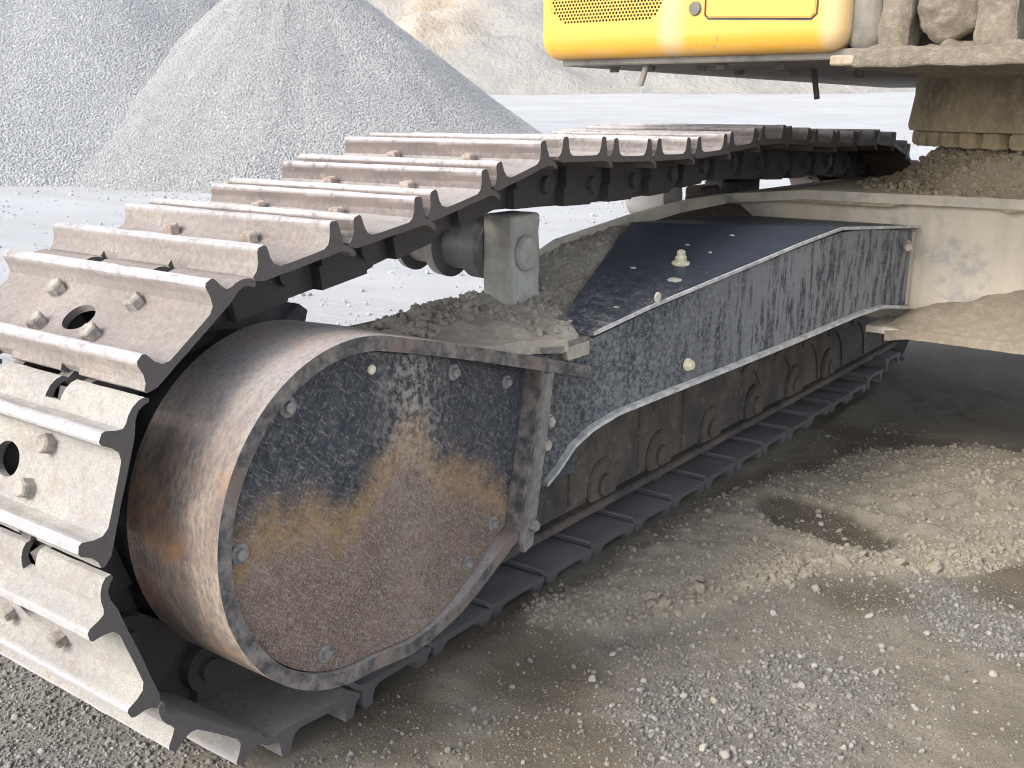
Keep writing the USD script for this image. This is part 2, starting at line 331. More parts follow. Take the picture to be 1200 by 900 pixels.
def hill_mat():
    m = Mat(); p = m.pos(); z = m.xyz(p, 'z')
    n1 = m.noise(.06, 6, .6, p); n2 = m.noise(.5, 7, .65, p); n3 = m.noise(3, 5, .7, p)
    run = m.noise(1, 6, .65, m.mapped((.6, .6, .07), p))
    col = m.mix(m.ramp(n1, [(.4, 0), (.6, 1)]), (.335, .33, .31), (.38, .36, .33))
    col = m.mix(m.ramp(run, [(.45, 0), (.65, .6)]), col, (.27, .265, .25))
    rock = m.add('attribute', 'color', attribute='rock')
    rc = m.mix(m.ramp(n2, [(.4, 0), (.6, 1)]), (.50, .455, .385), (.38, .315, .245))
    col = m.mix(m.xyz(rock, 'x'), col, rc)
    col = m.mix(m.ramp(n3, [(.5, 0), (.75, .4)]), col, (.33, .32, .3))
    return m.out('quarry_slope_earth', col, .95, m.bump(m.math('add', n2, n3), .8, .5), specular_ior_level=.2)
HILL = hill_mat()
def heap_mat(name, a, b):
    m = Mat(); p = m.pos(); n = m.noise(14, 5, .7, p); n0 = m.noise(.7, 4, .6, p)
    v = m.add('voronoi_texture', 'color', vector=p, scale=22)
    col = m.mix(m.xyz(v, 'x'), a, b); col = m.mix(m.ramp(n0, [(.35, .3), (.65, 0)]), col, tuple(x * .8 for x in a))
    return m.out(name, col, .95, m.bump(m.add('voronoi_texture', 'distance', vector=p, scale=22), .9, .05), specular_ior_level=.2)
HEAP_B = heap_mat('heap_blue', (.31, .317, .322), (.39, .394, .397))
HEAP_P = heap_mat('heap_pale', (.25, .25, .255), (.40, .40, .395))

# ------------------------------------------------------------------ prim helpers
used = {}
def numbered(parent, name):
    k = (parent, name); n = used.get(k, 0); used[k] = n + 1
    return name if n == 0 else '%s_%03d' % (name, n)
def tag(prim, label=None, cat=None, group=None, kind=None):
    for k, v in (('label', label), ('category', cat), ('group', group), ('kind', kind)):
        if v: prim.SetCustomDataByKey(k, v)
    return prim
def place(xf, loc=None, mat=None):
    if mat is not None: xf.AddTransformOp().Set(mat)
    elif loc is not None: xf.AddTranslateOp().Set(Gf.Vec3d(*map(float, loc)))
def thing(name, label, cat, loc=(0, 0, 0), group=None):
    x = UsdGeom.Xform.Define(stage, '/World/' + numbered('/World', name)); place(x, loc)
    return tag(x.GetPrim(), label, cat, group)
def obj(name, mesh, mat, parent=None, base=None, smooth=30, matrix=None, loc=None):
    """One Mesh under parent (a prim) or under /World; base is taken off the vertices (parent's own place)."""
    up = str(parent.GetPath()) if parent else '/World'
    if base is not None:
        v, f, _ = meshkit.arrays(mesh); mesh = (v - np.asarray(base, float), f)
    g = usdkit.mesh(stage, up + '/' + numbered(up, name), mesh, mat, smooth)
    place(g, loc, matrix)
    return g.GetPrim()
def primvar(prim, name, col):
    UsdGeom.PrimvarsAPI(prim).CreatePrimvar(name, Sdf.ValueTypeNames.Color3fArray, 'vertex').Set(Vt.Vec3fArray.FromNumpy(np.asarray(col, np.float32)))

def arr(m): v, f, _ = meshkit.arrays(m); return v, f
def join(*ms):
    vs, fs, n = [], [], 0
    for m in ms:
        v, f = arr(m); vs.append(v); fs.append(f + n); n += len(v)
    return np.vstack(vs), np.vstack(fs)
def man(m):
    v, f = arr(m)
    return m3.Manifold(m3.Mesh(np.asarray(v, np.float32), np.asarray(f, np.uint32)))
def extr(pts, h):
    p = np.asarray(pts, float)
    if sg.Polygon(p).exterior.is_ccw is False: p = p[::-1]
    return m3.CrossSection([p]).extrude(h)
def prof_x(pts, x0, x1):
    """polygon of (y, z) extruded along x from x0 to x1."""
    v, f = arr(extr(pts, x1 - x0)); return np.stack([v[:, 2] + x0, v[:, 0], v[:, 1]], 1), f
def prof_y(pts, y0, y1):
    """polygon of (x, z) extruded along y."""
    v, f = arr(extr(pts, y1 - y0)); return np.stack([v[:, 0], v[:, 2] + y0, v[:, 1]], 1), f[:, ::-1]
def poly_x(poly, x0, x1):
    """shapely polygon (with holes) in (y, z) extruded along x."""
    cs = m3.CrossSection([np.array(r.coords)[:-1] for r in [sg.polygon.orient(poly).exterior, *sg.polygon.orient(poly).interiors]])
    v, f = arr(cs.extrude(x1 - x0)); return np.stack([v[:, 2] + x0, v[:, 0], v[:, 1]], 1), f
def poly_y(poly, y0, y1):
    cs = m3.CrossSection([np.array(r.coords)[:-1] for r in [sg.polygon.orient(poly).exterior, *sg.polygon.orient(poly).interiors]])
    v, f = arr(cs.extrude(y1 - y0)); return np.stack([v[:, 0], v[:, 2] + y0, v[:, 1]], 1), f[:, ::-1]
def box(x0, x1, y0, y1, z0, z1, c=.004):
    x, y, z = (x0, x1), (y0, y1), (z0, z1); pts = []
    for i in (0, 1):
        for j in (0, 1):
            for k in (0, 1):
                sx, sy, sz = (1 - 2 * i) * c, (1 - 2 * j) * c, (1 - 2 * k) * c
                pts += [(x[i] + sx, y[j] + sy, z[k]), (x[i] + sx, y[j], z[k] + sz), (x[i], y[j] + sy, z[k] + sz)]
    return arr(trimesh.convex.convex_hull(np.array(pts)))
def lathe(prof, axis, center, n=40):
    """prof: (along, radius) pairs, closed at both ends."""
    prof = [(prof[0][0], 1e-4)] + list(prof) + [(prof[-1][0], 1e-4)]
    a = np.linspace(0, 2 * np.pi, n, endpoint=False); k = len(prof)
    ring = np.array([[(t, r * np.cos(b), r * np.sin(b)) for b in a] for t, r in prof]).reshape(-1, 3)
    f = []
    for i in range(k - 1):
        for j in range(n):
            p, q = i * n + j, i * n + (j + 1) % n; f += [(p, p + n, q), (q, p + n, q + n)]
    f = np.array(f)[:, ::-1]
    order = {'x': [0, 1, 2], 'y': [2, 0, 1], 'z': [1, 2, 0]}[axis]
    return ring[:, order] + np.asarray(center, float), f
def tube(p0, p1, r, n=10):
    p0, p1 = np.asarray(p0, float), np.asarray(p1, float)
    m = trimesh.creation.cylinder(radius=r, segment=[p0, p1], sections=n); return arr(m)
def moved(m, d): v, f = arr(m); return v + np.asarray(d, float), f
def basis(n, up=(0, 0, 1)):
    n = np.asarray(n, float); n /= np.linalg.norm(n); a = np.asarray(up, float)
    if abs(n @ a) > .95: a = np.array([1., 0, 0])
    x = np.cross(a, n); x /= np.linalg.norm(x); return np.stack([x, np.cross(n, x), n])
def hexbolt(r, h, washer=0., spin=0.):
    """bolt head standing on the plane z=0 along +z: washer, bevelled hexagon."""
    parts = []; z0 = 0
    if washer:
        parts.append(lathe([(-.003, washer), (.003, washer), (.0042, washer * .93)], 'z', (0, 0, 0), 20)); z0 = .004
    a = np.arange(6) * np.pi / 3 + spin
    pts = np.vstack([np.c_[r * np.cos(a), r * np.sin(a), np.full(6, z) ] for z in (-.003, h * .82)] + [np.c_[r * .84 * np.cos(a), r * .84 * np.sin(a), np.full(6, h)]])
    parts.append(moved(arr(trimesh.convex.convex_hull(pts)), (0, 0, z0)))
    return join(*parts)
def stand(m, at, n):
    v, f = arr(m); return v @ basis(n) + np.asarray(at, float), f
def lumpy(m, edge, amp, scale, seed=0, octaves=4):
    """refined and displaced along its normals: mud-caked solids."""
    M_ = man(m).refine_to_length(edge); v, f = arr(M_)
    t = trimesh.Trimesh(v, f, process=True); n = np.array(t.vertex_normals); v = np.array(t.vertices)
    d = (meshkit.fbm(v * scale + 7.3, octaves, seed) - .5) * 2 * amp
    return v + n * d[:, None], np.array(t.faces)
def stone_mesh(seed, sub=1, flat=.65, rough=.3):
    r = np.random.default_rng(seed); t = trimesh.creation.icosphere(subdivisions=sub, radius=1)
    v = np.array(t.vertices)
    for _ in range(7):
        n = r.normal(size=3); n /= np.linalg.norm(n); d = r.uniform(.55, .9); s = v @ n
        v -= np.outer(np.maximum(s - d, 0), n)
    v += (meshkit.noise(v * 2.1 + seed * 3.7, seed)[:, None] - .5) * rough * v
    return v * [1, r.uniform(.65, .95), flat * r.uniform(.8, 1.15)], np.array(t.faces)
def surf(P, flip=False):
    """grid of points (a, b, 3) as a sheet."""
    a, b, _ = P.shape; i = np.arange(a * b).reshape(a, b)
    q = np.stack([i[:-1, :-1], i[1:, :-1], i[1:, 1:], i[:-1, 1:]], -1).reshape(-1, 4)
    if flip: q = q[:, ::-1]
    return P.reshape(-1, 3), np.vstack([q[:, [0, 1, 2]], q[:, [0, 2, 3]]])
def plate(top, t):
    """a thin solid: polygon of 3-D points (fan from its triangulation order), thickness t along its mean normal, downward."""
    tri, pts = top; pts = np.asarray(pts, float); n = np.zeros(3)
    for a, b, c in tri: n += np.cross(pts[b] - pts[a], pts[c] - pts[a])
    n /= np.linalg.norm(n); lo = pts - n * t; k = len(pts); f = [tuple(x) for x in tri] + [(c + k, b + k, a + k) for a, b, c in tri]
    edges = {}
    for a, b, c in tri:
        for e in ((a, b), (b, c), (c, a)): edges[e] = 1
    for a, b in list(edges):
        if (b, a) not in edges: f += [(a, a + k, b + k), (a, b + k, b)]
    return np.vstack([pts, lo]), np.array(f)

# ------------------------------------------------------------------ ground
FH = np.array([FWD[0], FWD[1]]) / np.hypot(FWD[0], FWD[1]); RH = np.array([RGT[0], RGT[1]]) / np.hypot(RGT[0], RGT[1])
def sstep(a, b, x): t = np.clip((x - a) / (b - a), 0, 1); return t * t * (3 - 2 * t)
CLAY_POLY = sg.Polygon([(.045, -.02), (.09, -.17), (.20, -.10), (.30, .10), (.40, .30), (.50, .47), (.66, .60), (.80, .72), (1.0, 1.0), (1.05, 1.6), (.75, 2.0), (.4, 1.75), (.22, 1.45), (.10, 1.0), (.05, .5)])
HOLLOW = (.415, .82); HR = (.26, .135)
def poly_field(poly, x, y, soft, wob, seed):
    pts = shapely.points(x, y); d = shapely.distance(poly, pts); ins = shapely.contains(poly, pts)
    dd = np.where(ins, -shapely.distance(poly.exterior, pts), d)
    dd = dd + (meshkit.fbm(np.stack([x * 9, y * 9, 0 * x], -1), 4, seed) - .5) * wob
    return 1 - sstep(-soft, soft, dd)
def hollow_field(x, y):
    ca, sa = math.cos(.306), math.sin(.306); u = (x - HOLLOW[0]) * ca + (y - HOLLOW[1]) * -sa; v = (x - HOLLOW[0]) * sa + (y - HOLLOW[1]) * ca
    r = np.hypot(u / HR[0], v / HR[1]) + (meshkit.fbm(np.stack([x * 8, y * 8, 0 * x + 3], -1), 4, 5) - .5) * .8
    return 1 - sstep(.72, 1.08, r)
def zones(x, y):
    clay = poly_field(CLAY_POLY, x, y, .035, .13, 2); hol = hollow_field(x, y)
    n = meshkit.fbm(np.stack([x * 4, y * 4, 0 * x], -1), 4, 9)
    damp = np.maximum(hol, sstep(1.75, 2.3, y + (n - .5) * .6) * (x > -.3) * .35)  # hollow is truly damp; far band paints the shade under the leg
    for cx, cy, r in ((.20, -.30, .20), (.05, -.62, .16), (.62, .44, .17), (.24, 1.22, .17), (.95, .78, .22), (.36, -.52, .16), (.30, 1.75, .3), (.75, 1.75, .3)):
        damp = np.maximum(damp, .9 * (1 - sstep(.3, 1.1, np.hypot(x - cx, y - cy) / r + (n - .5) * 1.2)))
    grav = sstep(.12, .34, x - .25 * np.minimum(y, 0) + (n - .5) * .35) * (1 - sstep(.7, 1.1, x + y * .4)) * .35
    for cx, cy, r in ((.58, -.20, .30), (.68, .0, .2), (.86, .52, .22), (-.55, -1.1, .45)):
        grav = np.maximum(grav, 1 - sstep(.4, 1.1, np.hypot(x - cx, y - cy) / r + (n - .5)))
    grav = np.maximum(grav, sstep(2.0, 2.5, y + (n - .5) * .8) * .8)
    clay = clay * (1 - hol)
    damp = np.where(clay > .3, damp * (1 - .8 * clay), damp)
    return clay, damp, grav * (1 - clay) * (1 - .6 * damp)
def far_rise(x, y):
    s = np.hypot(x - EYE[0], y - EYE[1]); return .041 * (np.sqrt(np.maximum(s - 11, 0) ** 2 + 4) - 2) * (s > 11)
def height(x, y, detail=True):
    z = -.028 + far_rise(x, y)
    near = 1 - sstep(4, 9, np.hypot(x, y - .5))
    p = np.stack([x, y, 0 * x], -1)
    track = (1 - sstep(.0, .05, np.abs(x + .297) - .297)) * sstep(-1.5, -.9, y) * (1 - sstep(3.2, 3.6, y))
    z = z + near * ((meshkit.fbm(p * 2.2, 4, 3) - .5) * .05 + (meshkit.fbm(p * 11, 4, 6) - .5) * .016 + (meshkit.fbm(p * 45, 2, 7) - .5) * .007) * (1 - track)
    z = z + (1 - near) * (meshkit.fbm(p * .25, 4, 4) - .5) * .25 * np.clip(np.hypot(x, y) / 30, 0, 1)
    clay = poly_field(CLAY_POLY, x, y, .06, .10, 2)
    ridge = np.exp(-((x - .13 - .05 * y) / .10) ** 2) * sstep(-.3, .0, y) * (1 - sstep(1.0, 1.7, y))
    crest = np.exp(-((np.hypot((x - HOLLOW[0]) / HR[0], (y - HOLLOW[1]) / HR[1]) - 1.3) / .34) ** 2)
    lumps = meshkit.fbm(p * 17, 5, 8) - .45
    smear = np.sin((x * .95 - y * .55) * 62 + 5 * meshkit.fbm(p * 3, 3, 40)) * (.5 + meshkit.fbm(p * 5, 3, 41)) * np.exp(-((x - .75) / .28) ** 2 - ((y - 1.25) / .45) ** 2)
    z = z + near * .010 * smear
    z = z + near * (.016 * clay + .026 * ridge + clay * crest * .012 + (clay * .62 + .18) * lumps * .032 * (1 - .9 * track) * (1 - sstep(2.2, 3.4, np.hypot(x, y - .3))))
    z = z - near * .014 * hollow_field(x, y)
    z = z + .02 * np.exp(-((x - .06) / .05) ** 2) * sstep(-.7, -.4, y) * (1 - sstep(-.2, .1, y)) * near
    z = z + near * .021 * np.exp(-(np.maximum(x - .02, 0) / .10) ** 2) * (x > -.25) * sstep(-.75, -.35, y) * (1 - sstep(3.2, 3.6, y))
    return z
def axis_grid(lo, hi, step, far, grow):
    mid = np.arange(lo, hi + 1e-9, step); out, d, a = [], step, hi
    while a < far[1]: d *= grow; a += d; out.append(a)
    left, d, a = [], step, lo
    while a > far[0]: d *= grow; a -= d; left.append(a)
    return np.array(left[::-1] + list(mid) + out)
gx = axis_grid(-1.0, 1.5, .0125, (-160, 140), 1.11); gy = axis_grid(-1.3, 2.4, .0125, (-120, 180), 1.11)
GX, GY = np.meshgrid(gx, gy, indexing='ij'); X, Y = GX.ravel(), GY.ravel()
gm = surf(np.stack([GX, GY, height(X, Y).reshape(GX.shape)], -1))
ground = obj('ground', gm, GROUND, smooth=True); tag(ground, kind='structure')
zc, zd, zg = zones(X, Y); primvar(ground, 'zone', np.stack([zc, zd, zg], 1))
s_ = (X - EYE[0]) * FH[0] + (Y - EYE[1]) * FH[1]
fw = np.maximum(sstep(3.6, 7.0, np.hypot(X, Y - .6) + (meshkit.fbm(np.stack([X, Y, 0 * X], -1) * .8, 3, 1) - .5) * 2), sstep(.62, 1.3, -X + .0 * Y) * sstep(-.7, .2, Y))
primvar(ground, 'faraway', np.stack([fw] * 3, 1))
def H1(x, y): return float(height(np.array([float(x)]), np.array([float(y)]))[0])

# quarry slope behind
s = np.linspace(0, 1, 150) ** 1.4 * 95 + 57; t = np.linspace(-95, 110, 300)
S, T = np.meshgrid(s, t, indexing='ij')
hx, hy = EYE[0] + FH[0] * S + RH[0] * T, EYE[1] + FH[1] * S + RH[1] * T
pp = np.stack([hx, hy, 0 * hx], -1)
foot = 66 + 9 * (meshkit.fbm(pp * .03, 3, 21) - .5) + .10 * np.abs(T - 5)
run_ = np.maximum(S - foot, 0)
gul = np.abs(meshkit.fbm(np.stack([T * .09, S * .018, 0 * T], -1), 5, 22) - .5) * 2
rockm = np.exp(-(((T + 6.0) / 4.2) ** 2)) * sstep(2.0, 5, run_)
hz = far_rise(hx, hy) - .25 + run_ * .66 * (1 + .35 * (gul - .4)) + rockm * 2.8 * (meshkit.fbm(pp * .35, 4, 25)) + np.minimum(run_, 3) / 3 * (meshkit.fbm(pp * .3, 5, 24) - .5) * 3.0
hill = obj('quarry_slope', surf(np.stack([hx, hy, hz], -1), True), HILL, smooth=True); tag(hill, kind='structure')
rk = np.clip(rockm * 1.5 * meshkit.fbm(np.stack([T * .35, S * .1, 0 * T], -1), 4, 27) * 1.6 - .35, 0, 1)
primvar(hill, 'rock', np.stack([rk.ravel()] * 3, 1))

# ------------------------------------------------------------------ instanced grains
def instancer(path, mats_meshes, pos, quats, scales, idx):
    pi = UsdGeom.PointInstancer.Define(stage, path)
    UsdGeom.Scope.Define(stage, path + '/kinds'); rel = pi.CreatePrototypesRel()
    for k, (mesh, mat) in enumerate(mats_meshes):
        usdkit.mesh(stage, '%s/kinds/grain_%03d' % (path, k), mesh, mat, False); rel.AddTarget('%s/kinds/grain_%03d' % (path, k))
    pi.CreatePositionsAttr(Vt.Vec3fArray.FromNumpy(pos.astype(np.float32)))
    pi.CreateOrientationsAttr(Vt.QuathArray.FromNumpy(quats.astype(np.float16)))
    pi.CreateScalesAttr(Vt.Vec3fArray.FromNumpy(np.repeat(scales[:, None], 3, 1).astype(np.float32)))
    pi.CreateProtoIndicesAttr(Vt.IntArray.FromNumpy(idx.astype(np.int32)))
    return pi.GetPrim()
def rquat(n, r): q = r.normal(size=(n, 4)); return q / np.linalg.norm(q, axis=1, keepdims=True)

def heap(x0, y0, radius, top, apex_shift, mat, gmat, label, seed, n):
    zb = float(far_rise(np.array([x0]), np.array([y0]))[0]) - .15
    def prof(r, a):
        rr = radius * (1 + .10 * (meshkit.fbm(np.stack([np.cos(a) * 1.5 + 5, np.sin(a) * 1.5, 0 * a], -1), 3, seed) - .5) * 2)
        q = np.clip(r / rr, 0, 1.15)
        h_ = top * (1 - q)
        h_ = np.where(q < .12, top * .88 + top * .12 * (1 - (q / .12) ** 2) * .5, h_)
        return h_ + (meshkit.fbm(np.stack([r * np.cos(a) * .9, r * np.sin(a) * .9, 0 * r], -1), 4, seed + 1) - .5) * .28 * np.clip(1.1 - q, 0, 1) + (meshkit.fbm(np.stack([np.cos(a) * 4.5 + 9, np.sin(a) * 4.5 + 9, r * .35], -1), 4, seed + 2) - .5) * .34 * np.clip(q * 2, 0, 1) * np.clip(1.1 - q, 0, 1) + .18 * np.exp(-((q - 1.0) / .12) ** 2)
    R_, A_ = np.meshgrid(np.linspace(0, 1.15, 90) * radius, np.linspace(0, 2 * np.pi, 200), indexing='ij')
    P = np.stack([R_ * np.cos(A_) + apex_shift[0] * (1 - R_ / radius), R_ * np.sin(A_) + apex_shift[1] * (1 - R_ / radius), prof(R_, A_)], -1)
    th = thing('gravel_heap', label, 'gravel heap', (x0, y0, zb))
    obj('heap_body', surf(P), mat, th, smooth=True)
    r = np.random.default_rng(seed); q = np.sqrt(r.uniform(0, 1, n * 4)) * radius * 1.12; a = r.uniform(0, 2 * np.pi, n * 4)
    px, py = q * np.cos(a), q * np.sin(a)
    keep = ((px * FH[0] + py * FH[1]) < radius * .2) & ((px * RH[0] + py * RH[1]) > -4.6); q, a = q[keep][:n], a[keep][:n]
    pos = np.stack([q * np.cos(a) + apex_shift[0] * (1 - q / radius), q * np.sin(a) + apex_shift[1] * (1 - q / radius), prof(q, a) + .004], 1)
    g = instancer(str(th.GetPath()) + '/stones', [(stone_mesh(60 + k, 1, .75), gmat) for k in range(4)], pos, rquat(len(pos), r), r.uniform(.008, .02, len(pos)), r.integers(0, 4, len(pos)))
    tag(g, 'crushed stones covering the heap', kind='stuff')
LF = -np.array([RH[0], RH[1]])
heap(-19.842, 10.874, 8.2, 6.6, LF * .0, HEAP_B, GRAIN_BLUE, 'blue grey gravel heap at the far left, partly hidden by the paler cone', 31, 210000)
heap(-12.639, 11.216, 4.65, 3.72, LF * .25, HEAP_P, GRAIN_PALE, 'pale grey cone of crushed gravel behind the upper run of the track', 41, 130000)

# ------------------------------------------------------------------ excavator
BASE = np.array([1.0, 1.2, -.03])
ex = thing('excavator', 'yellow crawler excavator seen from between its tracks, rusty travel motor cover in front', 'excavator', BASE)
def part(name, mesh, mat, parent=None, smooth=30, label=None):
    p = obj(name, mesh, mat, parent or ex, BASE, smooth)
    if label: tag(p, label)
    return p

# ---- track shoes
CX = -.297; XO = -.594; C0 = np.array([-.727, .443])
PROF = [(-.108, .006), (-.110, .013), (-.101, .020), (-.095, .032), (-.0925, .050), (-.0885, .0555), (-.076, .057), (-.0715, .053), (-.068, .034), (-.062, .021), (-.050, .0145), (-.03, .014), (.03, .014), (.050, .0145),
        (.062, .021), (.068, .034), (.0715, .053), (.076, .057), (.0885, .0555), (.0925, .050), (.0945, .034), (.098, .022), (.106, .0185), (.118, .0175), (.131, .013), (.142, .005), (.148, -.004), (.147, -.013), (.141, -.014), (.136, -.006), (.126, .002), (.112, .004), (.102, .002), (.09, .0), (.0, .0), (-.092, .0)]
# between its two ribs the joint edge follows the next shoe: lower it where neighbours lie flat
PROF_FLAT = PROF[:22] + [(.097, .012), (.103, .008), (.112, .004), (.120, -.005), (.124, -.013), (.119, -.017), (.112, -.010), (.104, -.004), (.09, .0), (.0, .0), (-.092, .0)]
def shoe_mesh(prof):
    v, f = arr(extr(prof, -XO)); m = m3.Manifold(m3.Mesh(np.stack([v[:, 2] + XO, v[:, 0], v[:, 1]], 1).astype(np.float32), f.astype(np.uint32)))
    hole = m3.Manifold.cylinder(.1, .036, .036, 28).scale((1, .82, 1)).translate((CX, -.004, -.05))
    m = m - hole
    for dx in (-.10, .10):
        m = m - m3.Manifold.cube((.042, .05, .08), True).translate((CX + dx, .137, 0))
        m = m - m3.Manifold.cube((.05, .022, .08), True).translate((CX + dx, -.112, 0))
    # worn, softly uneven rib tops
    v, f = arr(m); return v, f
SHOE_A, SHOE_F = shoe_mesh(PROF), shoe_mesh(PROF_FLAT)
BOLT_M = hexbolt(.0165, .020, 0, .4)
BOLTS = [(CX + .115, .042), (CX - .115, .042), (CX + .08, -.036), (CX - .08, -.036)]
PL = (.0, -.065)      # pin line below the plate
def rail_mesh(sgn):
    out = None
    for u0, u1, a, b in ((-.140, .03, .055, .0836), (-.03, .140, .0832, .110)):
        e = -.108 if u0 < -.1 else .108
        pl = sg.Point(e, -.065).buffer(.046, 6).union(sg.box(min(u0 + .05, e), -.105, max(u1 - .05, e), -.018)).union(sg.box(u0 + .02, -.085, u1 - .008, -.001)).union(sg.box(min(e, -.02), -.118, max(e, .02), -.07))
        x0, x1 = (CX + a, CX + b) if sgn > 0 else (CX - b, CX - a)
        m = man(poly_x(pl, x0, x1)); out = m if out is None else out + m
    return arr(out)
RAILS = [rail_mesh(s_) for s_ in (-1, 1)]
PIN_M = lathe([(-.125, .022), (-.055, .022), (-.055, .034), (.055, .034), (.055, .022), (.125, .022)], 'x', (CX, .108, -.065), 18)
def tip_frame(yc, zc, ang=None):
    """shoe frame from the middle of its two rib tips; ang = direction of travel in the (y, z) plane."""
    if ang is None:
        d = np.array([yc, zc]) - C0; n = d / np.linalg.norm(d); u = np.array([n[1], -n[0]])
    else:
        u = np.array([math.cos(ang), math.sin(ang)]); n = np.array([-u[1], u[0]])
    o = np.array([yc, zc]) - n * .057
    return o, u, n
shoes = []
for yc, zc in ((-1.007, .820), (-1.1755, .589), (-1.171, .292), (-1.011, .066)): shoes.append((*tip_frame(yc, zc), 'wrap'))
upper = [(-.753, .926), (-.535, .957), (-.327, .994), (-.116, 1.043), (.131, 1.070), (.353, 1.0625), (.570, 1.060), (.789, 1.063), (1.004, 1.076), (1.219, 1.087), (1.439, 1.081), (1.656, 1.069), (1.876, 1.064), (2.096, 1.064), (2.313, 1.060), (2.525, 1.035), (2.725, .965), (2.90, .845), (3.025, .675)]
angs = []
for i, (a, b) in enumerate(upper):
    p0, p1 = upper[max(i - 1, 0)], upper[min(i + 1, len(upper) - 1)]; angs.append(math.atan2(p1[1] - p0[1], p1[0] - p0[0]))
angs[0] = math.atan2(.026, .151); angs[1] = math.atan2(.022, .15); angs[2] = math.atan2(.031, .148); angs[3] = math.atan2(.037, .148); angs[4] = -.01; angs[5] = -.025
angs[-1] = -1.05
for (a, b), g in zip(upper, angs): shoes.append((*tip_frame(a, b, g), 'upper'))
for o_, g in (((3.075, .45), -1.45), ((3.03, .255), -1.95), ((2.92, .125), -2.5)):
    u = np.array([math.cos(g), math.sin(g)]); shoes.append((np.array(o_), u, np.array([-u[1], u[0]]), 'low'))
shoes.append((*tip_frame(-.760, -.026), 'near'))
for k in range(1, 17):
    yy = -.760 + .2162 * k; lift = .02 * max(0, k - 14) ** 1.5
    shoes.append((np.array([yy, .030 + lift]), np.array([-1., 0]), np.array([0., -1.]), 'low'))
made = []
for o, u, n, kind in shoes:
    G = Gf.Matrix4d(1.0)
    # local axes: x stays, second axis along the track, third outward
    jit = rng.normal(0, .0022, 2)
    G.SetRow(0, Gf.Vec4d(1, 0, 0, 0)); G.SetRow(1, Gf.Vec4d(0, u[0], u[1], 0)); G.SetRow(2, Gf.Vec4d(0, n[0], n[1], 0))
    G.SetRow(3, Gf.Vec4d(float(-BASE[0] + jit[0]), float(o[0] - BASE[1]), float(o[1] - BASE[2]), 1))
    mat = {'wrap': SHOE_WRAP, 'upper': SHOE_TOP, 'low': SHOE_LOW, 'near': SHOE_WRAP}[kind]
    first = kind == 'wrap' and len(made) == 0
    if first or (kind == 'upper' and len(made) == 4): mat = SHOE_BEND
    body = SHOE_A if kind in ('wrap', 'near') else SHOE_F
    if kind in ('wrap', 'near') or (kind == 'upper' and len(made) < 14): body = lumpy(body, .017, .0017, 28, 50 + len(made), 3)
    made.append(kind)
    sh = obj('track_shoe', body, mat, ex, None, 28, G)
    pz = np.array(UsdGeom.Mesh(sh).GetPointsAttr().Get())[:, 2]; primvar(sh, 'rib', np.repeat(sstep(.049, .0545, pz)[:, None], 3, 1))
    if kind != 'low':
        for bx, bu in BOLTS:
            obj('bolt', moved(BOLT_M, (bx, bu, .014)), BOLT_WRAP if kind in ('wrap', 'near') else BOLT_BROWN, sh, None, 25)
    for rail in RAILS: lk = obj('track_link', rail, LINK, ex, None, 25, G)
    obj('track_pin', PIN_M, LINK, lk, None, 30)

# ---- drive end: sprocket, casing and the motor guard with its cover
a = np.linspace(0, 2 * np.pi, 21 * 4, endpoint=False)
teeth = np.stack([C0[0] + (.335 + .03 * np.sign(np.sin(21 * a + .4))) * np.cos(a), C0[1] + (.335 + .03 * np.sign(np.sin(21 * a + .4))) * np.sin(a)], 1)
part('sprocket', prof_x(teeth, CX - .035, CX + .035), DARK)
part('final_drive', lathe([(-.60, .20), (-.56, .26), (-.12, .29)], 'x', (0, *C0), 48), DARK)
A1, A2 = math.radians(76), math.radians(272)
arc = [(C0[0] + .313 * math.cos(t), C0[1] + .313 * math.sin(t)) for t in np.linspace(A1, A2, 56)]
tail = [(-.610, .117), (-.560, .121), (-.51, .131), (-.461, .143), (-.40, .168), (-.287, .226), (-.245, .240), (-.205, .38), (-.180, .475), (-.150, .6122), (-.402, .683), (-.55, .722)]
outline = sg.Polygon(arc + tail)
inner = outline.buffer(-.027, join_style=1)
shell = outline.difference(inner)
part('guard_shell', poly_x(shell, -.125, .105), DRUM, smooth=28, label='worn brown cylindrical guard shell round the travel motor')
lip = [(-.166, .6165), (.0105, .567), (.012, .539), (-.166, .588)]
part('guard_lip', prof_x(lip, -.06, .1065), DRUM, label='dusty straight end of the guard strip')
# cover plate: folded once, its right leaf leaning inwards
FOLD = (-.578, -.535)
cov = inner.buffer(-.0025)
left = cov.intersection(sg.Polygon([(-2, -1), (FOLD[1], -1), (FOLD[1], .12), (FOLD[0], .72), (FOLD[0], 2), (-2, 2)]))
right = cov.difference(left)
lm = poly_x(left, .074, .094); rm = poly_x(right.buffer(.001), .074, .094)
def lean(m):
    v, f = arr(m); fy = np.interp(v[:, 2], [.12, .72], [FOLD[1], FOLD[0]]); d = np.maximum(v[:, 1] - fy, 0)
    v = v.copy(); v[:, 0] -= d * .085; return v, f
cover = part('cover_plate', join(lm, lean(rm)), COVER, label='black cover plate of the travel motor, rusty over its lower half')
def xat(y, z):
    fy = np.interp(z, [.12, .72], [FOLD[1], FOLD[0]]); return .094 -  max(y - fy, 0) * .085
for (y, z), r, kind in (((-.878, .668), .0145, 0), ((-.452, .640), .0135, 1), ((-.262, .580), .012, 1), ((-.990, .456), .0145, 2), ((-.822, .210), .0135, 0), ((-.415, .232), .0125, 0), ((-.318, .285), .0125, 0)):
    b = stand(hexbolt(r * .72, .009, r * 1.22, .3), (xat(y, z), y, z), (1, 0, 0))
    obj('bolt', b, BOLT, cover, BASE, 25)
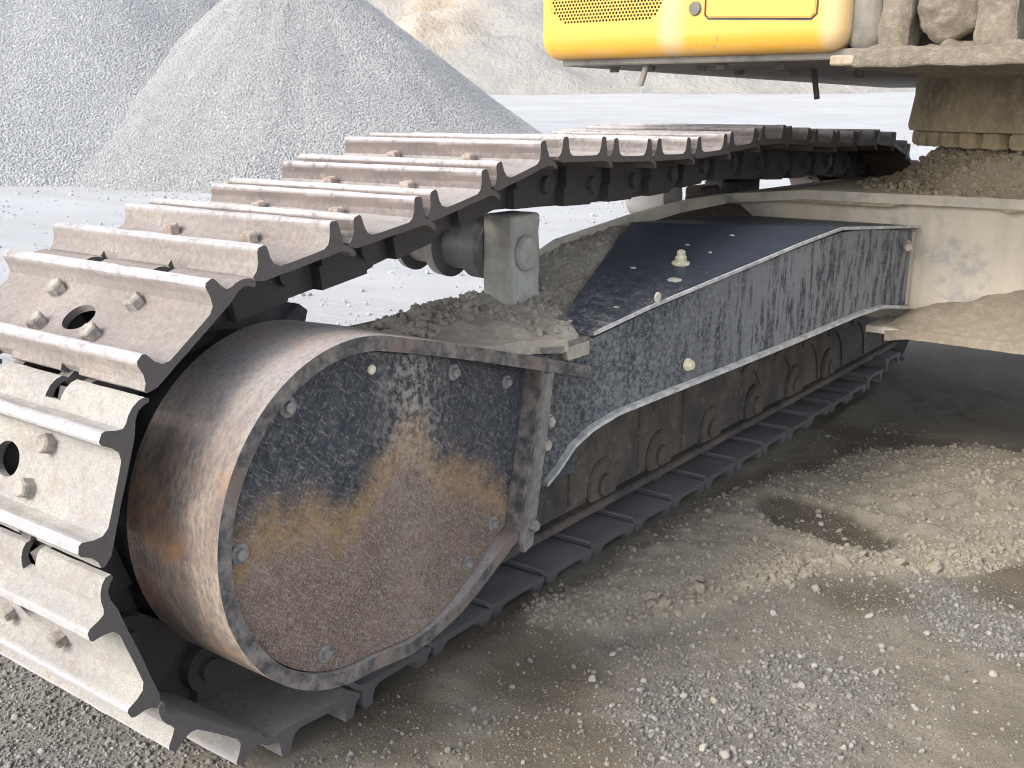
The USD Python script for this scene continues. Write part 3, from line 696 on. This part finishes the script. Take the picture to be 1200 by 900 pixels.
obj('bolt', stand(lathe([(0, .0085), (.004, .0085), (.006, .006)], 'z', (0, 0, 0), 14), (xat(-.686, .695), -.686, .692), (1, 0, 0)), BOLT_BRASS, cover, BASE, 30)
# upright flange at the cover's right end
fl = [(-.178, .584), (-.150, .584), (-.176, .440), (-.222, .215), (-.252, .205), (-.262, .235), (-.205, .44)]
flange = part('guard_flange', prof_x(fl, .03, .114), FLANGE, label='pale worn upright flange at the end of the motor guard')
obj('bolt', stand(hexbolt(.0135, .016, .0, .2), (.114, -.228, .262), (1, -.2, 0)), BOLT, flange, BASE, 25)

# ---- track frame
ridge_y = [-.6, .18, .48, .9, 1.2, 1.55, 3.0]; ridge_z = [.655, .655, .745, .785, .805, .812, .80]
def zr(y): return np.interp(y, ridge_y, ridge_z)
ys = np.linspace(-.42, 2.95, 60); sec = []
for y in ys:
    t = sstep(.0, 1.2, y)
    sec.append([(-.52, y, .12), (-.52, y, .56), (-.34, y, zr(y)), (-.25, y, zr(y)), (.0 + .03 * t, y, .60 + .0 * t), (.0, y, .44), (-.075, y, .40), (-.075, y, .105)])
sec = np.array(sec); v, f = surf(np.concatenate([sec, sec[:, :1]], 1), False)
n_ = 8; capv = len(v)
caps = []
for j in range(1, n_ - 1): caps += [(0, j, j + 1), ((len(ys) - 1) * (n_ + 1), (len(ys) - 1) * (n_ + 1) + j + 1, (len(ys) - 1) * (n_ + 1) + j)]
fr = trimesh.Trimesh(v, np.vstack([f, caps]), process=True); trimesh.repair.fix_normals(fr)
frame = part('track_frame', (np.array(fr.vertices), np.array(fr.faces)), SIDE, smooth=25)
part('frame_foot', box(-.085, -.045, -.2, 2.9, .088, .112, .004), SIDE)
for k, y in enumerate(np.arange(1.3, 2.9, .27)):   # roller guard ribs on the lower side
    arcp = [(y + .15 * math.cos(t), .10 + .20 * math.sin(t)) for t in np.linspace(.1, 1.9, 9)]
    arcp += [(y + .13 * math.cos(t), .10 + .18 * math.sin(t)) for t in np.linspace(1.9, .1, 9)]
    obj('guard_rib', prof_x(arcp, -.08, -.069), SIDE, frame, BASE, 30)
for k, y in enumerate((.36, .68, 1.02, 1.36, 1.72, 2.08)):
    rl = obj('track_roller', lathe([(-.12, .075), (-.066, .075), (-.060, .066), (-.060, .034), (-.052, .030)], 'x', (0, y, .145), 28), SIDE, frame, BASE, 30)
for k, (ya, yb) in enumerate(((-.05, .17), (.20, .52), (.56, .80), (.83, 1.22))):
    obj('side_plate', lumpy(box(-.09, -.071 + .002 * (k % 2), ya, yb, .125, .37, .004), .05, .002, 9, 30 + k), SIDE, frame, BASE, 30)
# ledge plate behind the lip, ridge plate and its upstand
part('ledge_plate', plate(([(0, 1, 2), (0, 2, 3), (0, 3, 4), (0, 4, 5)], [(-.28, -.135, .64), (.085, -.135, .629), (.096, -.10, .629), (.097, .0, .629), (.085, .036, .630), (-.28, .14, .655)]), .010), FLANGE)
rid = []
for y, z in zip(ridge_y[1:6], ridge_z[1:6]): rid.append((y, z + .035))
strip = [(y, z) for y, z in rid] + [(y, z - .032) for y, z in rid[::-1]]
part('ridge_plate', prof_x(strip, -.318, -.288), BEIGE)
part('ridge_web', prof_x([(.3, .60), (.3, .66), (.5, .765), (.9, .80), (1.2, .82), (1.548, .83), (1.548, .55)], -.306, -.292), BEIGE)

# ---- carrier rollers and their brackets
def carrier(y, z, x0, x1, label):
    r = part('carrier_roller', lathe([(x0, .060), (x0 + .012, .075), (x0 + .03, .078), (x0 + .034, .055), (x0 + .11, .052), (x0 + .12, .082), (x0 + .150, .085), (x0 + .158, .062), (x0 + .22, .058), (x0 + .232, .078), (x1 - .012, .080), (x1, .07)], 'x', (0, y, z), 44), ROLLER, label=label)
    return r
r1 = carrier(.13, .795, -.545, -.255, 'dark double flanged carrier roller under the upper run')
br = obj('bracket', lumpy(box(-.256, -.166, .075, .195, .60, .883, .006), .012, .003, 26, 4), CONCRETE, r1, BASE, 40)
obj('shaft_cap', lathe([(-.17, .044), (-.158, .044), (-.152, .038)], 'x', (0, .128, .79), 26), CONCRETE, r1, BASE, 30)
r2 = part('carrier_roller', lathe([(-.56, .05), (-.55, .07), (-.40, .07), (-.392, .055)], 'x', (0, 1.33, .842), 36), ROLLERP, label='pale worn carrier roller further along the track')
obj('bracket', box(-.43, -.345, 1.62, 1.94, .74, .888, .01), DARK, r2, BASE, 30)
obj('bracket', box(-.425, -.35, 1.46, 1.60, .74, .872, .01), SIDE, r2, BASE, 30)

# ---- black hose guard between the motor and the car body
low = [(.068, -.122, .318), (.075, -.084, .344), (.084, -.036, .390), (.095, .025, .418), (.110, .113, .438), (.144, .301, .454), (.188, .547, .474), (.238, .824, .498), (.304, 1.188, .534), (.331, 1.341, .541), (.362, 1.512, .518)]
ups = [(.055, -.16, .60), (.079, -.063, .618), (.088, .0, .622), (.096, .032, .626), (.130, .224, .664), (.184, .524, .713), (.247, .874, .764), (.283, 1.072, .789), (.31, 1.22, .786), (.333, 1.348, .778), (.363, 1.517, .760)]
NU = 60
def rs(P):
    P = np.array(P); y = np.linspace(P[0, 1], P[-1, 1], NU); return P, y
def along(P, yy): P = np.array(P); return np.stack([np.interp(yy, P[:, 1], P[:, k]) for k in range(3)], -1)
yy_l = np.concatenate([np.linspace(-.122, .12, 16), np.linspace(.14, 1.512, 44)]); yy_u = np.concatenate([np.linspace(-.16, .12, 16), np.linspace(.14, 1.517, 44)])
Lc, Uc = along(low, yy_l), along(ups, yy_u)
th_ = np.array([.010, 0, 0])
grid = np.stack([Lc + (Uc - Lc) * t for t in np.linspace(0, 1, 10)], 1); back_ = grid - th_
v1, f1 = surf(grid); v2, f2 = surf(back_, True)
edge = np.concatenate([grid[:, 0], grid[-1], grid[::-1, -1], grid[::-1][-1:].reshape(-1, 3)[::-1]], 0); edb = edge - th_
ve, fe = surf(np.stack([edge, edb], 1))
side = part('guard_side_panel', join((v1, f1), (v2, f2), (ve, fe)), GUARD, smooth=35, label='long black guard panel streaked with grey clay splashes')
def strip_along(P, n, w, t, off=(0, 0, 0)):
    """bar of section w (along n) by t (along z) following the points P."""
    P = np.asarray(P) + np.asarray(off); n = np.asarray(n, float); up = np.array([0, 0, 1.0]); k = len(P)
    sec = np.stack([P, P + n * w, P + n * w + up * t, P + up * t, P], 1); v, f = surf(sec, True)
    v, f = np.vstack([v]), np.vstack([f, [(0, 1, 2), (0, 2, 3)], np.array([(0, 2, 1), (0, 3, 2)]) + (k - 1) * 5])
    tm = trimesh.Trimesh(v, f, process=True); trimesh.repair.fix_normals(tm); return np.array(tm.vertices), np.array(tm.faces)
obj('edge_flange', strip_along(Lc, (1, -.18, 0), .026, .009, (-.008, 0, -.006)), TRIM, side, BASE, 30)
obj('end_flange', box(.316, .364, 1.514, 1.549, .518, .762, .005), BEIGE, side, BASE, 30)
for px_, py_, pz_, mt in ((.161, .382, .508, BOLT_BRASS),):
    obj('bolt', stand(hexbolt(.013, .012, .016), (px_, py_, pz_), (1, -.18, 0)), mt, side, BASE, 25)
obj('bolt', stand(lathe([(0, .013), (.003, .011), (.004, .001)], 'z', (0, 0, 0), 14), (.137, .254, .695), (1, -.18, 0)), BOLT_DUSTY, side, BASE, 25)
for y_, z_ in ((-.118, .462), (-.131, .412)):
    obj('bolt', stand(hexbolt(.014, .014, .018), (.074, y_, z_), (1, -.18, 0)), BOLT_DUSTY, side, BASE, 25)
obj('bolt', stand(hexbolt(.015, .03, .02), (.352, 1.49, .715), (.7, -1, 0)), BOLT_DUSTY, side, BASE, 25)
part('frame_panel', box(.0, .062, -.25, .03, .30, .615, .004), BLACK)
# sloping cover plate
p1 = (-.0, .02, .648); p2 = (.098, .028, .640); p2b = (.130, .224, .676); p3a = (.247, .874, .776); p3 = (.285, 1.072, .803); p4 = (.372, 1.530, .777); p5 = (-.236, 1.535, .775); p6 = (-.255, .80, .806)
top = part('guard_top_plate', plate(([(0, 1, 2), (0, 2, 3), (0, 3, 7), (7, 3, 4), (7, 4, 6), (6, 4, 5)], [p1, p2, p2b, p3a, p3, p4, p5, p6]), .009), BLUETOP, smooth=12, label='smooth blue black sloping cover plate with one tall bolt')
Ue = along([p2, p2b, p3a, p3, p4], np.linspace(.03, 1.53, 50))
obj('edge_strip', strip_along(Ue, (1, -.18, 0), .006, .008, (.0, 0, -.006)), TRIM, top, BASE, 30)
def on_top(x, y):
    tri = [(p1, p2, p2b), (p1, p2b, p3a), (p1, p3a, p6), (p6, p3a, p3), (p6, p3, p5), (p5, p3, p4)]
    for t in tri:
        A = np.array(t); B = np.array([[A[1, 0] - A[0, 0], A[2, 0] - A[0, 0]], [A[1, 1] - A[0, 1], A[2, 1] - A[0, 1]]]); w = np.linalg.solve(B, np.array([x, y]) - A[0, :2])
        if w.min() >= -1e-6 and w.sum() <= 1.000001: return float(A[0, 2] + w[0] * (A[1, 2] - A[0, 2]) + w[1] * (A[2, 2] - A[0, 2])), np.cross(A[1] - A[0], A[2] - A[0])
    return .72, np.array([0, 0, 1.])
b0 = np.array([.045, .545]); zt, nn = on_top(*b0)
obj('bolt', stand(join(hexbolt(.015, .018, .024), moved(hexbolt(.011, .018), (0, 0, .018))), (b0[0], b0[1], zt), nn), BOLT_BRASS, top, BASE, 25)

# ---- car body leg, its bottom flange, swing bearing
part('car_body', join(prof_y([(-.29, .47), (2.3, .44), (2.3, .845), (-.29, .845)], 1.55, 2.9)), BEIGE, label='clay dusted beige car body leg')
part('car_body_top', prof_y([(-.318, .838), (-.29, .816), (.0, .843), (2.3, .850), (2.3, .880), (.0, .874), (-.30, .846)], 1.515, 2.92), BEIGE)
part('leg_bottom_flange', lumpy(prof_y([(.30, .456), (2.3, .424), (2.3, .446), (.30, .476)], 1.335, 2.9), .05, .004, 9, 3), BEIGE, smooth=40)
BC = (1.0, 2.30)
part('swing_bearing', join(lathe([(1.066, .86), (1.069, .872), (1.085, .877), (1.19, .862), (1.262, .862)], 'z', (*BC, 0), 96)), BEARING, smooth=30, label='grimy round swing bearing under the house')
part('bearing_ring', lathe([(.86, .76), (1.075, .76)], 'z', (*BC, 0), 80), DARK, smooth=30)
for k in range(24):
    t = math.radians(140 + k * 7.0); q = np.array([BC[0] + .825 * math.cos(t), BC[1] + .825 * math.sin(t)])
    m_ = lumpy(box(-.032, .032, -.035, .035, 1.018, 1.070, .01), .012, .007, 35, k); v, f = arr(m_)
    c_, s__ = math.cos(t), math.sin(t); v = np.stack([q[0] + v[:, 0] * c_ - v[:, 1] * s__, q[1] + v[:, 0] * s__ + v[:, 1] * c_, v[:, 2]], 1)
    part('bearing_bolt', (v, f), BEARING, smooth=40)

# ---- house: yellow front corner with grille and door, underside, boom foot
ZB = 1.258; Y0 = .64
def rrect(x0, x1, z0, z1, r): return sg.box(x0 + r, z0 + r, x1 - r, z1 - r).buffer(r, 6)
body = sg.box(-.43, 1.5, .44, 1.5)
secx = rrect(-.476, .487, ZB + .002, 2.25, .045)
def loftbox(x0, x1, y0, y1, z0, z1, r):
    """box with rounded vertical and lower edges: hull of spheres."""
    S = [m3.Manifold.sphere(r, 28).translate((x, y, z)) for x in (x0 + r, x1 - r) for y in (y0 + r, y1 - r) for z in (z0 + r, z1 - r)]
    return m3.Manifold.batch_hull(S)
house = loftbox(-.500, .402, Y0, 2.4, 1.268, 2.2, .055)
gr = []
# grille: hexagonal grid of round holes in a rounded panel
gpoly = sg.Polygon([(-.452, 1.62), (-.452, 1.425), (-.445, 1.392), (-.425, 1.370), (-.395, 1.358), (-.145, 1.356), (-.115, 1.364), (-.092, 1.386), (-.078, 1.42), (-.075, 1.62)])
gp = man(poly_y(gpoly, Y0 - .05, Y0 + .02))
door = sg.Polygon([(.034, 1.62), (.034, 1.368), (.044, 1.358), (.318, 1.345), (.332, 1.357), (.335, 1.62)])
seam = door.buffer(.003).difference(door.buffer(-.003))
house = house - man(poly_y(gpoly, Y0 - .05, Y0 + .014)) - man(poly_y(seam.intersection(sg.box(-1, 1, 1, 1.6)), Y0 - .05, Y0 + .006))
hs = part('house_body', house, YELLOW, smooth=35, label='yellow front deck box of the house with rounded corners')
holes = []
pitch = .0104
for i in range(40):
    for j in range(14):
        hx_, hz_ = -.452 + (i + .5 * (j % 2)) * pitch, 1.368 + j * pitch * .866
        if gpoly.buffer(-.0065).contains(sg.Point(hx_, hz_)): holes.append(sg.Point(hx_, hz_).buffer(.0038, 2))
gpan = gpoly.difference(shapely.union_all(holes))
obj('grille', poly_y(gpan, Y0 + .002, Y0 + .006), YELLOW, hs, BASE, 30)
obj('grille_backing', poly_y(gpoly.buffer(.0), Y0 + .012, Y0 + .0155), DARK, hs, BASE, 30)
obj('door_panel', poly_y(door.buffer(-.006).intersection(sg.box(-1, 1, 1, 1.6)), Y0 - .0025, Y0 + .004), YELLOW, hs, BASE, 30)
obj('door_seam', poly_y(seam.intersection(sg.box(-1, 1, 1, 1.6)), Y0 + .0035, Y0 + .005), DARK, hs, BASE, 30)
obj('door_latch', lathe([(-.006, .016), (.0, .018), (.006, .018)], 'y', (.005, Y0, 1.385), 18), UNDER, hs, BASE, 30)
part('house_side', lumpy(loftbox(.38, .474, Y0 + .05, 2.4, 1.268, 2.2, .04), .05, .002, 8, 6), UNDER, smooth=40, label='mud dulled inner side of the front deck box')
part('house_underside', box(-.44, 2.43, Y0 + .05, 3.7, ZB - .006, ZB + .02, .004), UNDER)
part('house_frame', box(-.46, 2.43, 2.42, 3.7, 1.275, 2.2, .03), YELLOW)
part('house_frame', box(.48, 1.0, Y0 + .22, 2.4, 1.27, 2.2, .01), UNDER)
part('house_frame', box(1.0, 2.43, Y0 + .2, 2.4, 1.28, 2.2, .03), YELLOW)
for k, (x, y) in enumerate([(-.33, .80), (-.20, .78), (-.08, .86), (.03, .76), (.09, 1.05), (.16, .85), (.22, 1.3), (.3, 1.0), (.02, 1.3), (-.12, 1.2), (.38, .82), (.36, 1.5), (.12, 1.6)]):
    obj('bolt', moved(stand(hexbolt(.014, .012, .018), (0, 0, 0), (0, 0, -1)), (x, y, ZB - .005)), UNDER, hs, BASE, 25)
d1 = part('drain_pipe', tube((-.172, .72, 1.27), (-.187, .705, 1.197), .0085, 12), UNDER)
d2 = part('drain_pipe', tube((.115, 1.20, 1.27), (.128, 1.22, 1.165), .0085, 12), DARK)
part('boom_base_plate', lumpy(box(.452, 1.5, .565, 1.4, 1.226, 1.270, .006), .018, .009, 22, 7), MUD, smooth=40, label='mud caked boom foot base plate')
part('base_plate_edge', box(.392, .47, .585, .9, 1.2335, 1.2565, .004), MUDL)
part('boom_bracket', lumpy(box(.478, .548, .655, .76, 1.25, 1.75, .015), .015, .014, 18, 8), MUD, smooth=40)
part('boom_bracket', lumpy(box(.700, .790, .62, .74, 1.25, 1.75, .015), .015, .014, 16, 9), MUD, smooth=40)
part('boom_bracket', lumpy(box(.90, .99, .62, .9, 1.25, 1.75, .015), .02, .010, 16, 12), MUD, smooth=40)
part('boom_pivot', lumpy(lathe([(.79, .10), (.80, .11), (.90, .11), (.91, .10)], 'x', (0, .745, 1.392), 30), .02, .012, 22, 11), MUD, smooth=40)
part('boom_pivot', lumpy(moved(arr(trimesh.creation.icosphere(subdivisions=3, radius=.082)), (.630, .715, 1.368)), .012, .022, 20, 10), MUD, smooth=40, label='round mud coated pivot between the boom brackets')

for k, (mx, my, sx_, sy_) in enumerate(((.090, .426, .019, .011), (-.045, .450, .008, .005), (-.013, .694, .007, .004), (.070, .666, .006, .003), (.063, .186, .007, .004), (.055, .834, .008, .003))):
    zt, nn = on_top(mx, my); nn = np.asarray(nn) / np.linalg.norm(nn)
    v, f = arr(trimesh.creation.icosphere(subdivisions=3, radius=1)); v = v * (1 + .7 * (meshkit.fbm(v * 2.3 + 9 * k, 3, 70 + k) - .5)[:, None]) * [sy_ * 1.5, sx_, .0022]
    obj('clay_splat', stand((v, f), (mx, my, zt), nn), BOLT_DUSTY, top, BASE, 40)

# ------------------------------------------------------------------ dirt on the machine
def sheet(name, xs, ys, zf, mat, label, cat, xmax=None):
    A, B = np.meshgrid(xs, ys, indexing='ij')
    if xmax is not None: A = A[0, 0] + (A - A[0, 0]) * ((xmax(B) - A[0, 0]) / (A[-1, 0] - A[0, 0]))
    Z = zf(A, B); v, f = surf(np.stack([A, B, Z], -1)); k = len(v)
    lo = v.copy(); lo[:, 2] -= .03
    a_, b_ = A.shape; i = np.arange(k).reshape(a_, b_); loop = np.concatenate([i[:, 0], i[-1, 1:], i[::-1, -1][1:], i[0, ::-1][1:]])
    sf = np.array([[(p, p + k, q + k), (p, q + k, q)] for p, q in zip(loop[:-1], loop[1:])]).reshape(-1, 3)
    prim = obj(name, (np.vstack([v, lo]), np.vstack([f, f[:, ::-1] + k, sf])), mat, smooth=60); tag(prim, label, cat, kind='stuff'); return prim
def ledge_z(x, y):
    base = np.minimum(zr(y) + .004 + .026 * sstep(.16, .3, y) * (1 - sstep(-.28, -.15, x)), np.interp(x, [-.35, -.27, .1], [1, 1, 0]) * (zr(y) - .628) + .630)
    base = np.where(x > -.135, np.maximum(base, np.interp(y, [-.66, -.55, -.40, .01], [.75, .730, .688, .573])), base)
    n = meshkit.fbm(np.stack([x * 16, y * 16, 0 * x], -1), 5, 14); n2 = meshkit.fbm(np.stack([x * 5, y * 5, 0 * x], -1), 3, 15)
    edge = sstep(.0, .05, np.where(y < -.08, np.interp(y, [-.46, -.40, -.30, -.15, -.08], [-.127, -.10, .0, .055, .10]), np.minimum(.088, np.where(y < .012, .1, .02 - .327 * (y - .02))) - x)) * sstep(0, .06, x + .345) * sstep(.0, .08, y + .45) * sstep(0, .04, .062 + .0 * x - np.where(x > -.02, y, -1))
    z = base - .006 + edge * (.012 + .045 * np.clip(n - .38, 0, 1) + .02 * n2)
    return z + .03 * np.exp(-((y + .32) / .10) ** 2) * edge * n * sstep(-.3, -.1, x) * .7
sheet('track_frame_dirt', np.linspace(-.345, .088, 60), np.linspace(-.45, .80, 150), ledge_z, LEDGE, 'dry grey brown dirt piled on the track frame round the roller bracket', 'dirt', lambda y: np.minimum(np.interp(y, [-.46, -.40, -.30, -.15, -.08], [-.127, -.10, .0, .055, .10]), np.where(y < .012, .1, .0 - .327 * (y - .02))))
def leg_z(x, y):
    n = meshkit.fbm(np.stack([x * 14, y * 14, 0 * x], -1), 5, 16); r = np.hypot(x - BC[0], y - BC[1])
    base = .872 + (.13 * (1 - sstep(.66, .95, r + (n - .5) * .12)) + .05 * (1 - sstep(.6, 1.1, r))) * sstep(1.515, 1.66, y) 
    e = (1 - sstep(.98, 1.12, r + (n - .5) * .25))
    patch = sstep(.50, .62, meshkit.fbm(np.stack([x * 6, y * 6, 0 * x], -1), 4, 18)) * sstep(-.1, .1, x)
    return np.where(e > .02, base - .004 + .04 * (n - .35) * e, .868 + patch * .022 * n * sstep(.0, .04, y - 1.52) - .006)
sheet('bearing_mud', np.linspace(-.15, 1.7, 170), np.linspace(1.518, 2.5, 100), leg_z, MUDL, 'clumped brown mud heaped on the car body below the swing bearing', 'mud')
def flange_z(x, y):
    n = meshkit.fbm(np.stack([x * 11, y * 11, 0 * x], -1), 5, 19)
    up = sstep(.33, .75, x + .0 * y)
    return .486 - .014 * x + sstep(1.325, 1.37, y) * .012 + sstep(1.335, 1.55, y) * (.02 + .085 * up + .03 * (n - .5)) + .012 * (n - .5) - .014 * (1 - sstep(.36, .44, x))
sheet('flange_mud', np.linspace(.36, 1.6, 110), np.linspace(1.328, 1.555, 34), flange_z, FLANGE_MUD, 'smooth brown mud lying on the bottom flange of the leg', 'mud')
# mud crust on the boom foot
def crust_z(x, y):
    n = meshkit.fbm(np.stack([x * 17, y * 17, 0 * x], -1), 5, 20); return 1.262 + .055 * np.clip(n - .25, 0, 1) * sstep(0, .03, y - .565) * sstep(.45, .50, x)
sheet('boom_foot_mud', np.linspace(.455, 1.2, 80), np.linspace(.568, .75, 30), crust_z, MUD, 'thick dried mud crust along the boom foot base plate', 'mud')

CLODS = [stone_mesh(200 + k, 2, .8, .5) for k in range(6)]
def scatter_things(name, pts, sizes, meshes, mats, label, cat, group, r, sink=.25, zf=H1):
    for k, ((x, y), s) in enumerate(zip(pts, sizes)):
        v, f = meshes[int(r.integers(len(meshes)))]; a = r.uniform(0, 6.28); c, d = math.cos(a), math.sin(a); tl = r.normal(0, .25, 2)
        w = v * s; w = np.stack([w[:, 0] * c - w[:, 1] * d, w[:, 0] * d + w[:, 1] * c, w[:, 2] + tl[0] * w[:, 0] + tl[1] * w[:, 1]], 1)
        p = obj(name, (w, f), mats[int(r.integers(len(mats)))], None, None, 35, None, (x, y, zf(x, y) + s * (.5 - sink)))
        tag(p, label, cat, group)
r = np.random.default_rng(5)
def lz(x, y): return float(ledge_z(np.array([x]), np.array([y]))[0])
pts, sz = [], []
for k in range(16): pts.append((r.uniform(-.30, -.16), r.uniform(-.42, -.18))); sz.append(r.uniform(.012, .026))
for k in range(46): yy = r.uniform(-.36, .02); pts.append((r.uniform(-.28, -.14 if yy < -.1 else .05), yy)); sz.append(r.uniform(.006, .016))
scatter_things('dirt_clod', pts, sz, CLODS, [LEDGE, LEDGE, MUD], 'grey brown dirt clod lying on the track frame behind the motor guard', 'dirt clod', 'dirt clods on the track frame', r, .3, lz)
def gz(x, y): return float(leg_z(np.array([x]), np.array([y]))[0])
pts = [(r.uniform(.1, 1.0), r.uniform(1.54, 1.85)) for k in range(40)]; sz = [r.uniform(.008, .02) for _ in pts]
scatter_things('mud_clod', pts, sz, CLODS, [MUDL], 'brown mud clod lying on the car body below the swing bearing', 'mud clod', 'mud clods below the swing bearing', r, .3, gz)

# ------------------------------------------------------------------ stones and clods on the ground
STONES = [stone_mesh(300 + k, 1, .6) for k in range(7)]
pts = [(0.565, 0.011), (0.651, 0.075), (0.767, 0.122), (0.742, 0.242), (0.677, 0.347), (0.808, 0.351), (0.874, 0.027), (0.966, 0.353), (0.971, 0.261), (0.401, -0.243), (0.386, -0.33), (0.48, -0.204), (0.595, -0.346), (0.637, -0.339), (0.485, 0.241), (0.891, 0.449), (0.66, -0.027), (0.297, -0.262), (0.276, -0.141), (0.337, 0.934), (0.322, 0.838), (0.506, 0.638), (0.572, 0.6), (0.35, 0.90), (0.37, 0.86), (0.43, 0.84), (0.47, 0.77), (0.52, 0.75)]; sz = [r.uniform(.008, .0125) for _ in pts]
scatter_things('stone', pts, sz, STONES, [STONE_P], 'pale angular stone lying loose among the darker gravel beside the track', 'stone', 'larger pale stones on the gravel', r, .2)
pts, sz = [], []
while len(pts) < 70:
    x, y = r.uniform(.2, 1.15), r.uniform(-.45, .8); c, d, g = (float(q[0]) for q in zones(np.array([x]), np.array([y])))
    if r.uniform() < g * .9 + .05 and c < .4: pts.append((x, y)); sz.append(r.uniform(.0055, .009))
scatter_things('pebble', pts, sz, STONES, [STONE_G, STONE_P, STONE_G], 'small grey pebble lying on the gravel beside the track', 'pebble', 'grey pebbles on the gravel', r, .2)
pts, sz = [], []
while len(pts) < 90:
    t = r.uniform(0, 1); bx = np.interp(t, [0, .4, .7, 1], [.22, .37, .52, .80]); by = np.interp(t, [0, .4, .7, 1], [.02, .33, .52, .80])
    pts.append((bx + r.normal(0, .035), by + r.normal(0, .045))); sz.append(abs(r.normal(0, .007)) + .005)
scatter_things('clay_clod', pts, sz, CLODS, [CLAY], 'pale dry clay clod on the crumbled ridge beside the track', 'clay clod', 'pale clay clods along the ridge', r, .3)

N = 70000
x, y = r.uniform(-1.0, 1.3, N * 2), r.uniform(-1.35, 2.0, N * 2)
c, d, g = zones(x, y); n = meshkit.fbm(np.stack([x * 6, y * 6, 0 * x], -1), 3, 33)
n2_ = meshkit.fbm(np.stack([x * 2.3, y * 2.3, 0 * x], -1), 3, 34)
keep = r.uniform(size=len(x)) < (  .05 * sstep(.45, .62, n2_) + .012 + .94 * g * (.35 + n)) * (1 - .75 * c) * (1 - .55 * d)
keep &= ~((x > -.62) & (x < .02) & (y > -.9))
keep |= (x < .1) & (y < -.9) & (r.uniform(size=len(x)) < .75)
x, y = x[keep][:N], y[keep][:N]; z = height(x, y)
szs = np.clip(r.lognormal(math.log(.0030), .42, len(x)), .0015, .0085)
gi = instancer('/World/gravel', [(stone_mesh(400 + k, 1, .65), GRAIN_NEAR) for k in range(6)], np.stack([x, y, z + szs * .2], 1), rquat(len(x), r), szs, r.integers(0, 6, len(x)))
tag(gi, 'fine grey gravel strewn over the damp ground', 'gravel', kind='stuff')
N = 26000
x, y = r.uniform(-.1, 1.2, N * 3), r.uniform(-.7, 2.0, N * 3); c, d, g = zones(x, y)
front = np.exp(-((np.interp(x, [.1, .22, .37, .52, .8, 1.0], [-.15, .02, .33, .50, .78, 1.0]) + .04 - y) / .11) ** 2)
keep = (r.uniform(size=len(x)) < c * (.13 + .8 * front) + .006) & ~((x > -.62) & (x < .015)); x, y = x[keep][:N], y[keep][:N]
szs = np.clip(r.lognormal(math.log(.0035), .5, len(x)), .0015, .011)
gi = instancer('/World/clay_crumbs', [(stone_mesh(500 + k, 1, .8, .5), CLAY) for k in range(5)], np.stack([x, y, height(x, y) + szs * .1], 1), rquat(len(x), r), szs, r.integers(0, 5, len(x)))
tag(gi, 'pale clay crumbs scattered over the ridge beside the track', 'clay', kind='stuff')

N = 2600
x, y = r.uniform(-.31, .08, N), r.uniform(-.42, .75, N); ok = (x < -.135) | (y > -.10); x, y = x[ok], y[ok]
szs = np.clip(r.lognormal(math.log(.0035), .55, len(x)), .0015, .012)
gi = instancer('/World/frame_crumbs', [(stone_mesh(600 + k, 1, .8, .5), LEDGE) for k in range(5)], np.stack([x, y, ledge_z(x, y) + szs * .2], 1), rquat(len(x), r), szs, r.integers(0, 5, len(x)))
tag(gi, 'crumbs of dry dirt scattered over the track frame', 'dirt', kind='stuff')
N = 3500
x, y = r.uniform(0, 1.3, N), r.uniform(1.53, 2.1, N)
szs = np.clip(r.lognormal(math.log(.006), .5, len(x)), .003, .02)
zz = leg_z(x, y); ok = zz > .874; x, y, zz, szs = x[ok], y[ok], zz[ok], szs[ok]
gi = instancer('/World/mud_crumbs', [(stone_mesh(620 + k, 1, .8, .5), MUDL) for k in range(5)], np.stack([x, y, zz + szs * .2], 1), rquat(len(x), r), szs, r.integers(0, 5, len(x)))
tag(gi, 'crumbs of brown mud scattered below the swing bearing', 'mud', kind='stuff')

# fine crumbs of the soil itself, and stones strewn over the yard
SOIL_GRAIN = grains('soil_grains', [(0, (.095, .08, .06)), (.5, (.17, .146, .11)), (.85, (.235, .205, .16)), (1, (.30, .27, .22))])
N = 90000
x, y = r.uniform(-.05, 1.25, N), r.uniform(-.95, 1.7, N); c, d, g = zones(x, y); n = meshkit.fbm(np.stack([x * 9, y * 9, 0 * x], -1), 3, 35)
keep = (r.uniform(size=N) < (.25 + 1.2 * (n - .35)) * (1 - .6 * c)) & (x > .01); x, y = x[keep], y[keep]
szs = np.clip(r.lognormal(math.log(.0015), .4, len(x)), .0008, .004)
gi = instancer('/World/soil_crumbs', [(stone_mesh(640 + k, 0, .7, .5), SOIL_GRAIN) for k in range(5)], np.stack([x, y, height(x, y) + szs * .3], 1), rquat(len(x), r), szs, r.integers(0, 5, len(x)))
tag(gi, 'brown soil crumbs over the damp ground beside the track', 'soil', kind='stuff')
N = 14000
dd, tt = 4 + 24 * r.uniform(0, 1, N) ** .8, r.uniform(-.62, .45, N)
x, y = EYE[0] + dd * (FH[0] + RH[0] * tt), EYE[1] + dd * (FH[1] + RH[1] * tt)
n = meshkit.fbm(np.stack([x * .6, y * .6, 0 * x], -1), 4, 36); keep = (r.uniform(size=N) < sstep(.42, .66, n) + .10) & ~((x > -.75) & (x < 2.4) & (y < 4)); x, y = x[keep], y[keep]
szs = np.clip(r.lognormal(math.log(.012), .5, len(x)), .005, .045)
gi = instancer('/World/yard_stones', [(stone_mesh(660 + k, 1, .65), GRAIN_PALE) for k in range(5)], np.stack([x, y, height(x, y) + szs * .2], 1), rquat(len(x), r), szs, r.integers(0, 5, len(x)))
tag(gi, 'loose stones strewn over the pale yard behind the track', 'stones', kind='stuff')
